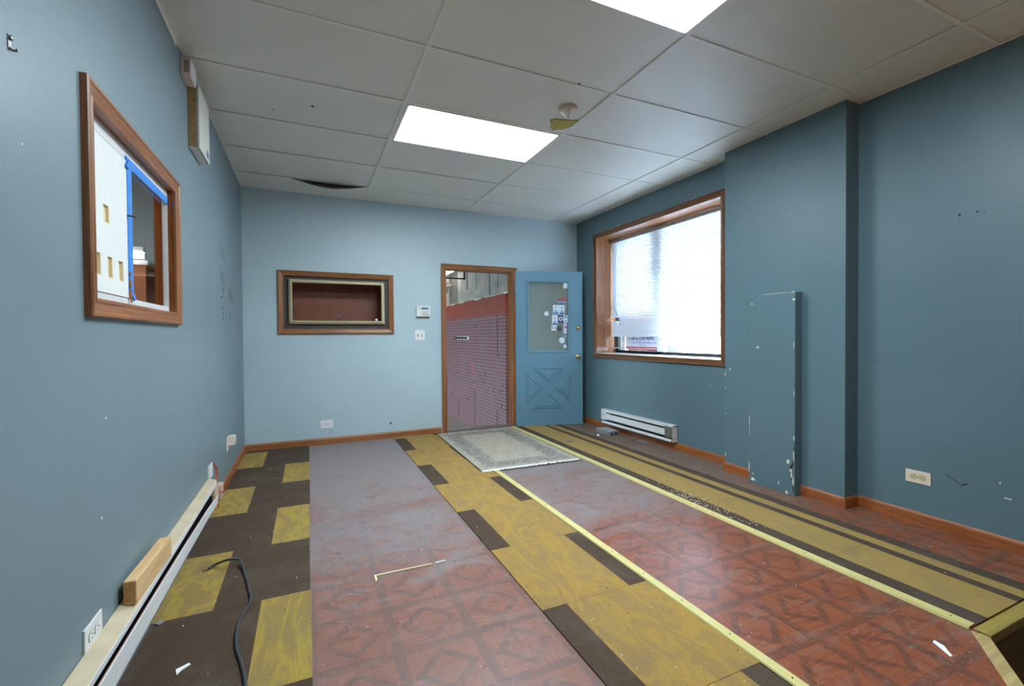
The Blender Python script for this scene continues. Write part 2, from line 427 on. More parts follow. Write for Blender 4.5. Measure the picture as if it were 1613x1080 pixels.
mb = MB(); mb.box((XL-T, YN-T, -.5), (XR+T, YN, 2.95))
tag(obj('wall_near', mb, 'teal'), 'teal wall behind the camera position', 'wall', kind='structure')
mb = MB(); mb.box((XL-T, YN-T, 2.95), (XR+T, YB+T, 3.02))
tag(obj('ceiling_slab', mb, 'insul'), 'slab above the suspended ceiling tiles', 'ceiling', kind='structure')

# pilaster beside the window, and the half-height box in front of it
mb = MB(); mb.box((3.288, 1.853, 0), (XR+.01, 2.815, ZC+.02))
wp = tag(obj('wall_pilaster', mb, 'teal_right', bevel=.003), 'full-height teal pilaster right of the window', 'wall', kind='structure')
mb = MB(); mb.box((3.212, 2.146, 0), (3.30, 2.522, 1.488))
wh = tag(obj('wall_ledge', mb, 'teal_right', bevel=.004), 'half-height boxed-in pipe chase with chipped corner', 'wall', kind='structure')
mb = MB()
def blob(mb, fn, a, b, ra, rb, h=.0015, n=9, mi=0, rot=0.):
    poly = []
    for i in range(n):
        t = 2*math.pi*i/n; r = random.uniform(.65, 1.1); p, q = ra*r*math.cos(t), rb*r*math.sin(t)
        poly.append((a+p*math.cos(rot)-q*math.sin(rot), b+p*math.sin(rot)+q*math.cos(rot)))
    mb.prism(poly, fn, 0, h, mi)
fP = lambda a, b, h: (3.212-h, a, b)
for a, b, ra, rb in [(2.197,.241,.014,.022),(2.176,.184,.009,.014),(2.158,.105,.006,.045),(2.170,.15,.006,.035),(2.154,.292,.004,.05),(2.484,.03,.02,.013),(2.519,.127,.004,.05),(2.271,.063,.004,.02),
                     (2.484,.074,.01,.004),(2.208,.012,.012,.016),(2.444,1.078,.012,.01),(2.496,1.42,.012,.006),(2.155,1.43,.012,.008),(2.516,.479,.003,.06),(2.516,.4,.002,.03),(2.154,1.1,.003,.03),(2.152,.75,.003,.03),
                     (2.16,1.484,.02,.003),(2.3,1.4855,.12,.0018),(2.152,.42,.004,.02)]:
    blob(mb, fP, a, b, ra, rb)
obj('chipped_plaster', mb, 'chip', wh)
mb = MB()
poly = [(2.150,.40),(2.158,.30),(2.162,.24),(2.175,.215),(2.186,.20),(2.180,.185),(2.172,.14),(2.163,.09),(2.158,.02),(2.152,.02),(2.154,.09),(2.161,.15),(2.170,.19),(2.158,.225),(2.150,.28)]
mb.prism(poly, fP, .0005, .0012)
obj('corner_crack', mb, 'dark', wh)
mb = MB(); fP2 = lambda a, b, h: (3.288-h, a, b)
for a, b, ra, rb in [(2.812,.838,.004,.02),(2.762,.884,.008,.01),(2.812,.721,.003,.012),(2.812,.5,.003,.01),(2.81,.144,.007,.012)]: blob(mb, fP2, a, b, ra, rb)
obj('chipped_plaster', mb, 'chip', wp)

# ---- suspended ceiling
GX = [XL, .61, 1.82, 3.03, XR]; GY = [YN]+[1.17-.6265*i for i in range(5, 0, -1)]+[1.17+.6265*i for i in range(7)]+[YB]
LIGHTS = [(1, GY[9], GY[10]), (1, GY[6], GY[7])]
lights_xy = [(.61, 1.82, 3.05, 3.676), (.61, 1.82, 1.17, 1.7965)]
mb = MB(); rnd = random.Random(3)
for i in range(4):
    for j in range(len(GY)-1):
        x0, x1, y0, y1 = GX[i], GX[i+1], GY[j], GY[j+1]
        if any(abs(x0-l[0]) < .01 and abs(y0-l[2]) < .02 for l in lights_xy): continue
        g = .004; z = ZC+.003
        n = 12
        if i == 0 and j == len(GY)-2:    # the tile by the end wall hangs out of its grid along one edge
            xs = [x0+g+(x1-x0-2*g)*q/24 for q in range(25)]
            def sag(x):
                t = (x+.16)/.76
                return -.062*max(0, math.sin(math.pi*max(0, min(1, t))))**1.2
            top, bot = [], []
            for x in xs:
                s_ = sag(x)
                mb_row = [(x, y0-.004, z+s_), (x, (y0+y1)/2, z+s_*.45), (x, y1, z)]
                bot.append(mb_row); top.append([(a, b, c+.014) for a, b, c in mb_row])
            mb.loops(bot, 0, closed=False); mb.loops(top, 1, closed=False)
            mb.loops([[b[0] for b in bot], [t[0] for t in top]], 1, closed=False)
            continue
        c = [rnd.uniform(0, .003) for _ in range(4)]; bow = rnd.uniform(-.002, .001)
        a = [(x0+g, y0+g), (x1-g, y0+g), (x1-g, y1-g), (x0+g, y1-g)]
        low = [[], [], []]
        N = 6
        grid_ = []
        for u in range(N+1):
            row = []
            for w in range(3):
                fu, fw = u/N, w/2
                zz = z+(c[0]*(1-fu)*(1-fw)+c[1]*fu*(1-fw)+c[2]*fu*fw+c[3]*(1-fu)*fw)+bow*4*fu*(1-fu)
                row.append((x0+g+(x1-x0-2*g)*fu, y0+g+(y1-y0-2*g)*fw, zz))
            grid_.append(row)
        mb.loops(grid_, 0, closed=False)
        mb.box((x0+g, y0+g, z+.008), (x1-g, y1-g, z+.016), 1)
ceiling = tag(obj('ceiling', mb, ['tile', 'insul']), 'suspended ceiling of pebbled beige-white tiles', 'ceiling', kind='structure')
mb = MB()
for x in GX[1:4]: mb.box((x-.012, YN, ZC-.002), (x+.012, YB, ZC+.0015)); mb.box((x-.002, YN, ZC), (x+.002, YB, ZC+.03))
for y in GY[1:-1]:
    for i in range(4): mb.box((GX[i]+.012, y-.011, ZC-.001), (GX[i+1]-.012, y+.011, ZC+.0015))
mb.box((XL, YN, ZC-.002), (XL+.02, YB, ZC+.0015)); mb.box((XR-.02, YN, ZC-.002), (XR, YB, ZC+.0015)); mb.box((XL, YB-.02, ZC-.002), (XR, YB, ZC+.0015))
mb.box((XL, YN, ZC-.03), (XL+.002, 2.9, ZC))
obj('ceiling_grid', mb, 'grid', ceiling)
mb = MB()
torn = [(1.615,2.895),(1.637,2.855),(1.66,2.862),(1.678,2.861),(1.69,2.848),(1.713,2.839),(1.76,2.83),(1.806,2.805),(1.806,2.904),(1.79,2.93),(1.795,2.964),(1.778,2.997),(1.74,3.02),(1.706,3.025),(1.69,2.99),(1.661,2.959),(1.645,2.92)]
mb.prism(torn, fF, ZC-.001, ZC+.003)
lab(obj('torn_patch', mb, 'yellowfoam', ceiling), 'yellow patch of torn tile facing beside the detector')
mb = MB(); mb.prism([(1.706,3.018),(1.74,2.99),(1.765,2.985),(1.79,2.935),(1.805,2.925),(1.805,3.02)], fF, ZC-.003, ZC+.001)
obj('tile_flap', mb, 'paper', ceiling)
mb = MB()
for x, y, r in [(.05,3.35,.009),(-.2,3.5,.005),(1.55,2.40,.007),(1.5,3.42,.003),(.63,3.2,.003)]: mb.lathe([(r, 0), (r, -.002)], (x, y, ZC+.001), (0, 0, 1), 8)
obj('speck', mb, 'dark', ceiling)

# ---- troffer lights
def troffer(x0, x1, y0, y1, label, side):
    t = thing('ceiling_light', ((x0+x1)/2, (y0+y1)/2, ZC), label, 'ceiling light', 'recessed ceiling lights')
    mb = MB(); w = .022
    for a, b in [((x0+.012, y0+.01), (x1-.012, y0+w)), ((x0+.012, y1-w), (x1-.012, y1-.01)), ((x0+.012, y0+w), (x0+w+.01, y1-w)), ((x1-w-.01, y0+w), (x1-.012, y1-w))]:
        mb.box((*a, ZC-.006), (*b, ZC+.012))
    obj('light_frame', mb, 'grid', t, .002)
    mb = MB(); mb.box((x0+w+.01, y0+w, ZC-.001), (x1-w-.01, y1-w, ZC+.004)); obj('diffuser', mb, 'diffuser', t)
    mb = MB(); mb.box((x0+.02, y0+.02, ZC+.02), (x1-.02, y1-.02, ZC+.11)); obj('light_housing', mb, 'whitepaint', t)
troffer(*lights_xy[0], 'lit white recessed ceiling light panel nearest the doorway, whole panel visible', 0)
troffer(*lights_xy[1], 'lit white recessed ceiling light panel cut off by the top of the view', 1)

# ---- smoke detector
t = thing('smoke_detector', (1.648, 2.695, ZC), 'white cone-shaped smoke detector on a ceiling tile beside the yellow torn patch', 'smoke detector')
mb = MB(); mb.lathe([(.066, 0), (.068, -.006), (.064, -.012)], (1.648, 2.695, ZC+.003), (0, 0, 1), 32); obj('base', mb, 'ivory', t)
mb = MB(); mb.lathe([(.060, 0), (.052, -.009), (.040, -.020), (.034, -.030), (.033, -.033)], (1.648, 2.695, ZC-.009), (0, 0, 1), 32); obj('sensor_cone', mb, 'ivory', t)
mb = MB(); mb.lathe([(.029, .004), (.029, -.004), (.024, -.010), (.008, -.012)], (1.648, 2.695, ZC-.042), (0, 0, 1), 24); obj('cap', mb, 'whitepaint', t)

# ---- baseboards
def bboard(name, fn, a0, a1, mat, label, ang=0, h=.075, th=.013):
    mb = MB(); prof = [(0, 0), (th, 0), (th, h-.016), (th-.004, h-.006), (.004, h), (0, h)]
    mb.loops([[fn(a0, z, t) for t, z in prof], [fn(a1, z, t) for t, z in prof]], cap0=True, cap1=True)
    return tag(obj(name, mb, mat), label, 'baseboard', kind='structure')
bboard('baseboard_back', fB, XL+.013, 1.475, 'base_x', 'brown oak baseboard along the pale end wall')
bboard('baseboard_left', fL, 3.56, YB, 'base_y', 'brown baseboard at the far end of the left wall')
bboard('baseboard_right', fR, 2.815, YB, 'base_y', 'brown baseboard under the window and heater')
fP3 = lambda a, b, h: (3.288-h, a, b)
bb = bboard('baseboard_right', fP3, 2.522, 2.826, 'base_y', 'short baseboard piece left of the chipped ledge')
bboard('baseboard_right', fP3, 1.853, 2.146, 'base_y', 'short baseboard piece right of the chipped ledge')
fS = lambda a, b, h: (a, 1.853-h, b)
bboard('baseboard_right', fS, 3.275, XR-.013, 'base_y', 'dark baseboard return on the side of the pilaster')
bboard('baseboard_right', fR, .80, 1.840, 'base_y', 'brown baseboard under the right wall outlet')

# ---- platform edges
t = tag(obj('edging_strip', MB().loops([[(1.463, y, .006), (1.466, y, .0125), (1.507, y, .011), (1.511, y, .0005)] for y in (.32, 5.30)], cap0=True, cap1=True), 'edge'),
        'yellow carpet edging strip on the left of the bare floor lane', 'edging strip', 'yellow edging strips')
t2 = tag(obj('edging_strip', MB().loops([[(2.384, y, .0005), (2.388, y, .011), (2.430, y, .0125), (2.433, y, .006)] for y in (.885, 5.34)], cap0=True, cap1=True), 'edge'),
        'yellow carpet edging strip along the striped carpet near the right wall', 'edging strip', 'yellow edging strips')
for o, x, ys in ((t, 1.487, [.5+.25*i for i in range(13)]), (t2, 2.409, [.95+.3*i for i in range(15)])):
    for y in ys: mb = MB(); mb.lathe([(.003, 0), (.003, .0135)], (x, y, .0), (0, 0, 1), 8); obj('nail_head', mb, 'black', o)
t = thing('edge_board', (2.9, .85, 0), 'yellow lumber nosing on the platform edge running to the right wall', 'edge board', 'boards along the platform edge')
mb = MB(); mb.box((2.405, .826, -.036), (XR, .878, .004)); obj('nosing', mb, 'edge_x', t, .003)
mb = MB(); mb.box((2.40, .838, -.46), (XR, .866, -.036)); obj('riser_board', mb, 'fascia', t)
t = thing('edge_board', (1.8, .43, 0), 'tan lumber nosing on the diagonal cut corner of the platform', 'edge board', 'boards along the platform edge')
dv = Vector((1.18-2.386, 0-.862, 0)).normalized(); nv = Vector((-dv.y, dv.x, 0))
if nv.y > 0: nv = -nv
def fD(a, b, h): p = Vector((2.39, .862, 0))+dv*a+nv*b; return (p.x, p.y, h)
mb = MB(); mb.prism([(0, -.018), (1.47, -.018), (1.47, .03), (0.02, .03)], fD, -.036, .004)
obj('nosing', mb, wood('tan_nosing', S(196, 172, 118), S(160, 134, 84), 0, .55), t, .003)
mb = MB(); mb.prism([(0.02, -.012), (1.47, -.012), (1.47, .02), (0.02, .02)], fD, -.46, -.036); obj('riser_board', mb, 'fascia', t)
mb = MB(); mb.prism([(1.18, YN), (1.2, YN), (1.2, -.05), (1.18, -.05)], fF, -.46, -.05)
tag(obj('wall_riser', mb, 'dark'), 'black void face under the raised platform', 'wall', kind='structure')

# ---- carpet strips made of loose carpet tiles
def carpet_strip(name, label, x0, x1, ys, specs, mats, y_end=None):
    t = thing(name, ((x0+x1)/2, (ys[0]+ys[-1])/2, 0), label, 'carpet', 'strips of carpet tile')
    for (ya, yb), spec in zip(zip(ys[:-1], ys[1:]), specs):
        mb = MB(); g = .0008; xs = [x0]+[q[0] for q in spec[1:]]+[x1]; ms = [spec[0]]+[q[1] for q in spec[1:]]
        j = random.uniform(-.004, .004)
        for q in range(len(ms)):
            a, b = xs[q], xs[q+1]
            aa = a+(j if q == 0 else 0); bb_ = b+(j if q == len(ms)-1 else 0)
            mb.box((aa, ya+g, .0003), (bb_, yb-g, .0068+random.uniform(-.0004, .0004)), ms[q])
        obj('carpet_tile', mb, mats, t)
    return t
YT = [-.10, .503, 1.102, 1.700, 2.299, 2.898, 3.500, 4.090, 4.692, 5.290, YB-.014]
L1 = [0, (-.39, 1), (-.003+0, 1)]
spec_left = []
for i in range(10):
    if i % 2 == 1: spec_left.append([0, (-.203, 1)])
    else: spec_left.append([1, (-.388, 0)])
spec_left[9] = [0]
# tile 3 (1.70-2.30) has its yellow patch on the right, tile 4 (2.30-2.90) on the left
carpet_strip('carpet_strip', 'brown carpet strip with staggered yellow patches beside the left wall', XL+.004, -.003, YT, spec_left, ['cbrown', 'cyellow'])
spec_mid = []
for i in range(10):
    if i % 2 == 0: spec_mid.append([1, (1.018, 0)])
    else: spec_mid.append([0, (1.362, 1)])
spec_mid[2] = [1, (1.018, 0)]
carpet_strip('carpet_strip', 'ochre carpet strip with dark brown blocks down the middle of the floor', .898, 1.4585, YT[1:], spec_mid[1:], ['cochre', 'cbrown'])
YR = [.882, 1.48, 2.08, 2.68, 3.28, 3.88, 4.48, 5.08, 5.36]
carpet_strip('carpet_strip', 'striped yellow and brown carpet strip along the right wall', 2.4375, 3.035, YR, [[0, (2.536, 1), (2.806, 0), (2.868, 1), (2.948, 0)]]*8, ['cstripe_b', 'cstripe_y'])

# ================================================================== LEFT WALL
# interior window
wn = thing('window_1', (XL, 2.29, 1.6), 'oak-framed interior window in the left wall', 'window', kind='structure')
mb = MB(); casing(mb, fL, 1.818, 2.772, 1.308, 1.912, PROF, 0, mi_side=1); obj('window_casing', mb, ['oak_y', 'oak_z'], wn)
mb = MB()
fbox(mb, fL, 1.80, 1.815, 1.295, 1.925, .0, -.076, 1); fbox(mb, fL, 2.775, 2.788, 1.295, 1.925, .0, -.076, 1)
fbox(mb, fL, 1.815, 2.775, 1.915, 1.925, .0, -.076, 0); fbox(mb, fL, 1.815, 2.775, 1.295, 1.305, .0, -.076, 0)
obj('jamb', mb, ['oak_y', 'redoak_z'], wn)
mb = MB()
for a in [(1.815, 2.775, 1.305, 1.337), (1.815, 2.775, 1.868, 1.915), (1.815, 1.85, 1.337, 1.868), (2.764, 2.775, 1.337, 1.868)]: fbox(mb, fL, *a, -.022, -.042)
obj('sash', mb, 'whitepaint', wn, .002)
mb = MB(); fbox(mb, fL, 1.85, 2.764, 1.337, 1.868, -.034, -.038); obj('pane', mb, 'glass', wn)
bd = thing('cutout_board', (XL-.02, 2.0, 1.337), 'white painted board with rectangular cut-outs covering the near half of the interior window', 'board')
holes = [(1.972, 2.022, 1.578, 1.640), (1.912, 1.944, 1.392, 1.466), (2.0, 2.044, 1.392, 1.466), (2.1, 2.146, 1.392, 1.466)]
mb = cells(fL, (1.816, 2.205), (1.338, 1.862), holes, -.018, -.030); obj('panel', mb, 'board', bd)
for h in holes: mb = MB(); fbox(mb, fL, *h, -.027, -.030); fbox(mb, fL, h[1]-.004, h[1], h[2], h[3], -.0185, -.028); fbox(mb, fL, h[0], h[1], h[2], h[2]+.004, -.0185, -.028); lab(obj('cutout_lining', mb, 'cream', bd), 'cream raw board inside the cut-out')
tp = thing('masking_tape', (XL-.02, 2.3, 1.85), 'blue masking tape strips along the board edge and window top', 'tape')
mb = MB(); fbox(mb, fL, 2.196, 2.246, 1.36, 1.878, -.0175, -.016); fbox(mb, fL, 2.207, 2.222, 1.345, 1.36, -.0175, -.016); mb.prism([(2.175, 1.835), (2.2, 1.865), (2.2, 1.83)], fL, -.018, -.010); mb.prism([(2.225, 1.37), (2.262, 1.335), (2.245, 1.33), (2.215, 1.35)], fL, -.0175, -.012); obj('tape_strip', mb, 'tape', tp)
mb = MB(); mb.prism([(2.196, 1.882), (2.196, 1.845), (2.772, 1.845), (2.772, 1.880)], fL, -.0215, -.0195); obj('tape_strip', mb, 'tape', tp)
mb = MB()
for y, z, a, b in [(2.203,1.43,.006,.012),(2.205,1.39,.008,.025),(2.208,1.35,.012,.02),(2.215,1.33,.008,.015)]: blob(mb, lambda a_, b_, h: fL(a_, b_, h-.0155), y, z, a, b, .003)
lab(obj('glue_residue', mb, 'taperust', tp), 'rust-brown glue residue at the lower end')
mb = MB(); mb.tube([fL(2.193, 1.652, -.016), fL(2.205, 1.651, .006)], .003, 6); tag(obj('screw', mb, 'black'), 'small black screw sticking out of the white cut-out board', 'screw')

# room beyond the interior window
XN = -3.4
mb = MB(); mb.box((XN, 5.5, -.1), (XL-.072, 5.6, 3)); mb.box((XN-.1, 0, -.1), (XN, 5.6, 3)); mb.box((XN, -.1, -.1), (XL-.072, 0, 3)); 
tag(obj('wall_neighbour', mb, 'greyplaster'), 'grey walls of the dim room behind the interior window', 'wall', kind='structure')
mb = MB(); mb.box((XN, 0, -.15), (XL-.072, 5.6, -.1)); tag(obj('floor_neighbour', mb, 'pavement'), 'floor of the dim room behind the interior window', 'floor', kind='structure')
mb = MB(); mb.box((XN, 0, 2.9), (XL-.072, 5.6, 3)); tag(obj('ceiling_neighbour', mb, 'greyplaster'), 'ceiling of the dim room behind the interior window', 'ceiling', kind='structure')
t = thing('counter', (-1.7, 5.2, -.1), 'orange-brown counter seen dimly through the interior window', 'counter')
mb = MB(); mb.box((-2.2, 5.0, -.1), (-1.30, 5.48, 1.83)); obj('counter_body', mb, 'orange', t)
mb = MB(); mb.box((-2.22, 4.98, 1.83), (-1.28, 5.49, 1.87)); obj('counter_top', mb, 'white', t)
t = thing('strip_light', (-1.6, 4.9, 1.9), 'lit strip light seen through the glass of the interior window', 'strip light')
mb = MB(); mb.box((-1.95, 4.94, 1.94), (-1.30, 5.02, 1.98)); obj('light_housing', mb, 'whitepaint', t)
mb = MB(); mb.box((-1.93, 4.93, 1.885), (-1.31, 5.01, 1.94)); obj('lamp_tube', mb, 'tube', t)

# coat hook
t = thing('coat_hook', (XL, 1.41, 1.846), 'small metal coat hook high on the left wall near the picture edge', 'hook')
mb = MB(); mb.box((XL, 1.402, 1.838), (XL+.002, 1.414, 1.868)); mb.lathe([(.006, 0), (.006, .003), (.003, .005)], fL(1.408, 1.862, .002), (1, 0, 0), 12); obj('mounting_plate', mb, 'steel', t)
mb = MB(); mb.tube(spline([fL(1.408, 1.842, .001), fL(1.409, 1.837, .003), fL(1.411, 1.836, .007), fL(1.413, 1.838, .011), fL(1.414, 1.841, .012)], 5), .0028, 8); obj('hook_prong', mb, 'steel', t)

# chime box
t = thing('door_chime', (XL, 3.04, 2.65), 'small white slotted chime box high on the left wall against the ceiling', 'door chime')
mb = MB(); fbox(mb, fL, 2.977, 3.10, 2.60, 2.70, 0, .047); obj('housing', mb, 'ivory', t, .003)
mb = MB()
for q in range(10): mb.box((XL+.016+.0, 2.9755, 2.624+.0062*q), (XL+.040, 2.978, 2.6265+.0062*q))
lab(obj('vent_slots', mb, 'concrete_dark', t), 'row of dark vent slots')
mb = MB(); fbox(mb, fL, 2.985, 3.092, 2.607, 2.693, .046, .05); obj('front_cover', mb, 'whitepaint', t, .002)

# wall box
t = thing('wall_cabinet', (XL, 3.28, 2.44), 'shallow box with tan side and white front, hung high on the left wall', 'wall box')
mb = MB(); fbox(mb, fL, 3.137, 3.425, 2.282, 2.632, 0, .042); obj('body', mb, 'tan', t, .002)
mb = MB(); fbox(mb, fL, 3.134, 3.43, 2.278, 2.636, .042, .054); obj('front_panel', mb, 'boxfront', t, .002)
mb = MB(); fbox(mb, fL, 3.14, 3.422, 2.276, 2.2818, .002, .042); obj('bottom_panel', mb, 'whitepaint', t)
mb = MB(); fbox(mb, fL, 3.33, 3.40, 2.30, 2.34, .0535, .0548); obj('printed_sticker', mb, 'carton', t)
for q, (h, z) in enumerate([(.012, 2.42), (.02, 2.46), (.03, 2.415), (.022, 2.33), (.033, 2.35), (.022, 2.54), (.036, 2.55)]): mb = MB(); mb.lathe([(.003, 0), (.003, .002)], (XL+h, 3.1375, z), (0, -1, 0), 8); obj('screw_hole', mb, 'dark', t)

# scuff marks on the left wall
mb = MB()
def stroke(mb, fn, a0, b0, a1, b1, w=.006):
    d = Vector((a1-a0, b1-b0)).normalized(); n = Vector((-d.y, d.x))*w/2
    mb.prism([(a0+n.x, b0+n.y), (a1+n.x, b1+n.y), (a1-n.x, b1-n.y), (a0-n.x, b0-n.y)], fn, 0, .0008)
for y, z in [(4.1, 1.915), (4.12, 1.86)]: stroke(mb, fL, y, z, y+.22, z-.065)
for q in range(3): stroke(mb, fL, 4.11, 1.70-.03*q, 4.29, 1.665-.03*q, .007)
for q in range(3): stroke(mb, fL, 4.50, 1.60-.032*q, 4.76, 1.545-.032*q, .007)
for q in range(3): stroke(mb, fL, 4.16, 1.59-.022*q, 4.26, 1.57-.022*q, .004)
for y, z in [(4.18, 1.42), (4.24, 1.41), (4.2, 1.375), (4.2, 1.335), (4.55, 1.385), (4.57, 1.36), (4.55, 1.335), (4.4, 1.36)]: blob(mb, fL, y, z, .03, .01, .0008)
obj('scuff_marks', mb, 'mark', wall_left)
mb = MB()
for y, z, r in [(4.12, 1.52, .01), (4.42, 1.49, .006), (4.44, 1.47, .006), (1.45, 1.64, .004), (1.9, .92, .006), (1.85, .61, .006), (1.68, 1.79, .003), (2.72, .83, .004), (2.2, 2.02, .004)]: blob(mb, fL, y, z, r, r, .0008)
obj('plaster_nick', mb, 'chip', wall_left)
mb = MB(); blob(mb, fL, 4.14, 1.497, .03, .007, .001); blob(mb, fL, 4.52, 1.475, .012, .007, .001)
obj('nail_hole', mb, 'dark', wall_left)

# ---- wall plates
def duplex(name, fn, a, b, horiz, label, group, plate='white', face='white', w=.127, hgt=.078):
    ww, hh = (w, hgt) if horiz else (hgt, w)
    t = thing(name, fn(a, b, 0), label, 'outlet', group)
    mb = MB(); fbox(mb, fn, a-ww/2, a+ww/2, b-hh/2, b+hh/2, 0, .006); obj('cover_plate', mb, plate, t, .002)
    for s in (-1, 1):
        ca, cb = (a+s*.0205, b) if horiz else (a, b+s*.0205)
        mb = MB(); poly = []
        for q in range(20):
            ang = 2*math.pi*q/20; r = .0172
            p_, q_ = r*math.cos(ang), r*math.sin(ang)
            if horiz: q_ = max(-.0145, min(.0145, q_))
            else: p_ = max(-.0145, min(.0145, p_))
            poly.append((ca+p_, cb+q_))
        mb.prism(poly, fn, .004, .0078); r_ = obj('receptacle', mb, face, t)
        mb = MB()
        for d in (-1, 1):
            if horiz: fbox(mb, fn, ca-.006, ca+.004, cb+d*.0063-.0012, cb+d*.0063+.0012, .0076, .0083)
            else: fbox(mb, fn, ca+d*.0063-.0012, ca+d*.0063+.0012, cb-.004, cb+.006, .0076, .0083)
        if horiz: fbox(mb, fn, ca+.0075, ca+.0115, cb-.002, cb+.002, .0076, .0083)
        else: fbox(mb, fn, ca-.002, ca+.002, cb-.0115, cb-.0075, .0076, .0083)
        # dark rim ring
        for q in range(20):
            p1, p2 = poly[q], poly[(q+1) % 20]; sc_ = 1.09
            o1 = (ca+(p1[0]-ca)*sc_, cb+(p1[1]-cb)*sc_); o2 = (ca+(p2[0]-ca)*sc_, cb+(p2[1]-cb)*sc_)
            mb.add([fn(*p1, .0066), fn(*p2, .0066), fn(*o2, .0066), fn(*o1, .0066)], [(0, 1, 2, 3)])
        obj('slots', mb, 'concrete_dark' if face != 'almond' else 'black', r_)
    mb = MB(); mb.lathe([(.003, 0), (.0025, .0015)], fn(a, b, .0058), Vector(fn(0, 0, 1))-Vector(fn(0, 0, 0)), 10); obj('screw', mb, 'steel', t)
    return t
duplex('wall_outlet', fL, 1.762, .295, True, 'white duplex outlet low on the left wall above the near end of the heater', 'electrical outlets', w=.122, hgt=.074)
duplex('wall_outlet', fB, .179, .222, True, 'white duplex outlet low on the pale end wall under the niche', 'electrical outlets', hgt=.09)
duplex('wall_outlet', fR, 1.513, .290, True, 'pinkish-white duplex outlet with almond sockets on the right wall', 'electrical outlets', 'ivory', 'almond')
t = thing('blank_plate', (XL, 3.57, .295), 'white wall plate at the far end of the left heater with wires hanging out', 'wall plate')
mb = MB(); fbox(mb, fL, 3.507, 3.632, .248, .337, 0, .008); obj('cover_plate', mb, 'white', t, .002)
for c, m, dx in (('redwire', 'redwire', 0), ('rust_copper', 'rust_copper', .012)):
    mb = MB(); mb.tube(spline([fL(3.628, .325-dx, .004), fL(3.655, .32-dx, .014), fL(3.66, .27, .022+dx), fL(3.625, .215, .03), fL(3.60, .19, .035)]), .004, 8); lab(obj('wire', mb, m, t), 'red wire' if dx == 0 else 'copper-brown wire')
t = thing('phone_outlet', (XL, 4.32, .32), 'white wall plate with a plugged-in adapter near the far corner of the left wall', 'outlet')
mb = MB(); fbox(mb, fL, 4.262, 4.372, .265, .375, 0, .006); obj('cover_plate', mb, 'white', t, .002)
mb = MB(); fbox(mb, fL, 4.30, 4.40, .305, .375, .006, .05); obj('plug_adapter', mb, 'ivory', t, .004)

# ---- left baseboard heater (cover pulled apart)
t = thing('baseboard_heater', (XL, 2.3, .14), 'long beige-white baseboard heater with loose front cover on the left wall', 'heater', 'baseboard heaters')
mb = MB(); a0, a1 = .55, 3.46
L = [[(XL+.001, y, .262), (XL+.004, y, .264), (-.556, y, .250), (-.551, y, .244), (-.551, y, .232), (-.553, y, .232), (-.557, y, .244), (XL+.001, y, .256)] for y in (a0, 1.5, 2.5, 3.2, 3.43)]
L.append([(p[0], a1+(.03 if i < 3 else 0), p[2]+.004) for i, p in enumerate(L[-1])])
mb.loops(L, cap0=True, cap1=True); lab(obj('top_cover', mb, 'beige_metal', t), 'scuffed beige top cover')
mb = MB(); mb.box((-.5525, a0, .228), (-.5495, 3.45, .246)); lab(obj('cover_lip', mb, 'whitepaint', t), 'white folded lip')
mb = MB(); fbox(mb, fL, a0, 3.5, .105, .258, 0, .004); obj('back_plate', mb, 'dark', t)
mb = MB(); mb.tube([(XL+.035, a0, .17), (XL+.035, 3.4, .17)], .008, 10)
for q in range(90): mb.box((XL+.012, a0+.03+q*.031, .145), (XL+.05, a0+.0315+q*.031, .198))
lab(obj('heating_element', mb, 'black', t), 'dark finned heating element')
mb = MB()
Lp = []
for y, zt, zb, x in [(a0, .236, .150, -.531), (1.6, .238, .154, -.530), (2.0, .234, .157, -.530), (2.5, .226, .156, -.530), (3.0, .212, .149, -.530), (3.34, .198, .140, -.528)]:
    Lp.append([(x-.004, y, zt-.004), (x, y, zt), (x+.002, y, zt-.004), (x+.001, y, zb+.004), (x-.003, y, zb), (x-.004, y, zb+.004)])
mb.loops(Lp, cap0=True, cap1=True); obj('front_cover', mb, 'whitepaint', t)
mb = MB(); mb.tube([(l[0][0]-.002, l[0][1], l[0][2]-.002) for l in Lp], .0013, 6); lab(obj('cover_edge', mb, 'rust_copper', t), 'copper-brown bare edge')
mb = MB(); mb.box((XL+.003, 3.44, .11), (-.56, 3.60, .20)); lab(obj('end_bracket', mb, 'pinkish', t), 'pinkish end bracket')
for p0 in ([(-.57, 3.5, .17), (-.56, 3.58, .15), (-.55, 3.66, .12), (-.54, 3.72, .11)], [(-.575, 3.45, .16), (-.55, 3.46, .12), (-.545, 3.47, .07)]):
    mb = MB(); mb.tube(spline(p0), .003, 6); lab(obj('wire', mb, 'redwire', t), 'loose red wire')
t = thing('junction_box', (-.56, 3.70, .12), 'small pinkish-white junction cover lying open at the far end of the left heater', 'junction box')
mb = MB(); mb.box((-.585, 3.62, .08), (-.553, 3.73, .172)); mb.tube([(-.585, 3.66, .08), (-.585, 3.66, .0)], .004, 6); obj('box_body', mb, 'pinkish', t, .008)
mb = MB(); mb.lathe([(.006, 0), (.006, .003)], (-.553, 3.68, .11), (1, 0, 0), 8); obj('screw', mb, 'steel', t)

# wood block on the heater
t = thing('lumber_block', (-.57, 2.15, .262), 'short pine two-by-four offcut lying on the left heater', 'wood block')
mb = MB(); mb.prism([(-.592, 1.965), (-.553, 1.962), (-.540, 2.345), (-.580, 2.335)], fF, .2585, .342); ob = obj('block', mb, 'pine_y', t, .003)
mb = MB(); mb.prism([(-.589, 1.9635), (-.556, 1.961), (-.556, 1.963), (-.589, 1.9655)], fF, .263, .337); lab(obj('end_grain', mb, plain('end_grain', S(190, 138, 82), .7, var=.2, scale=60), t), 'darker sawn end grain')

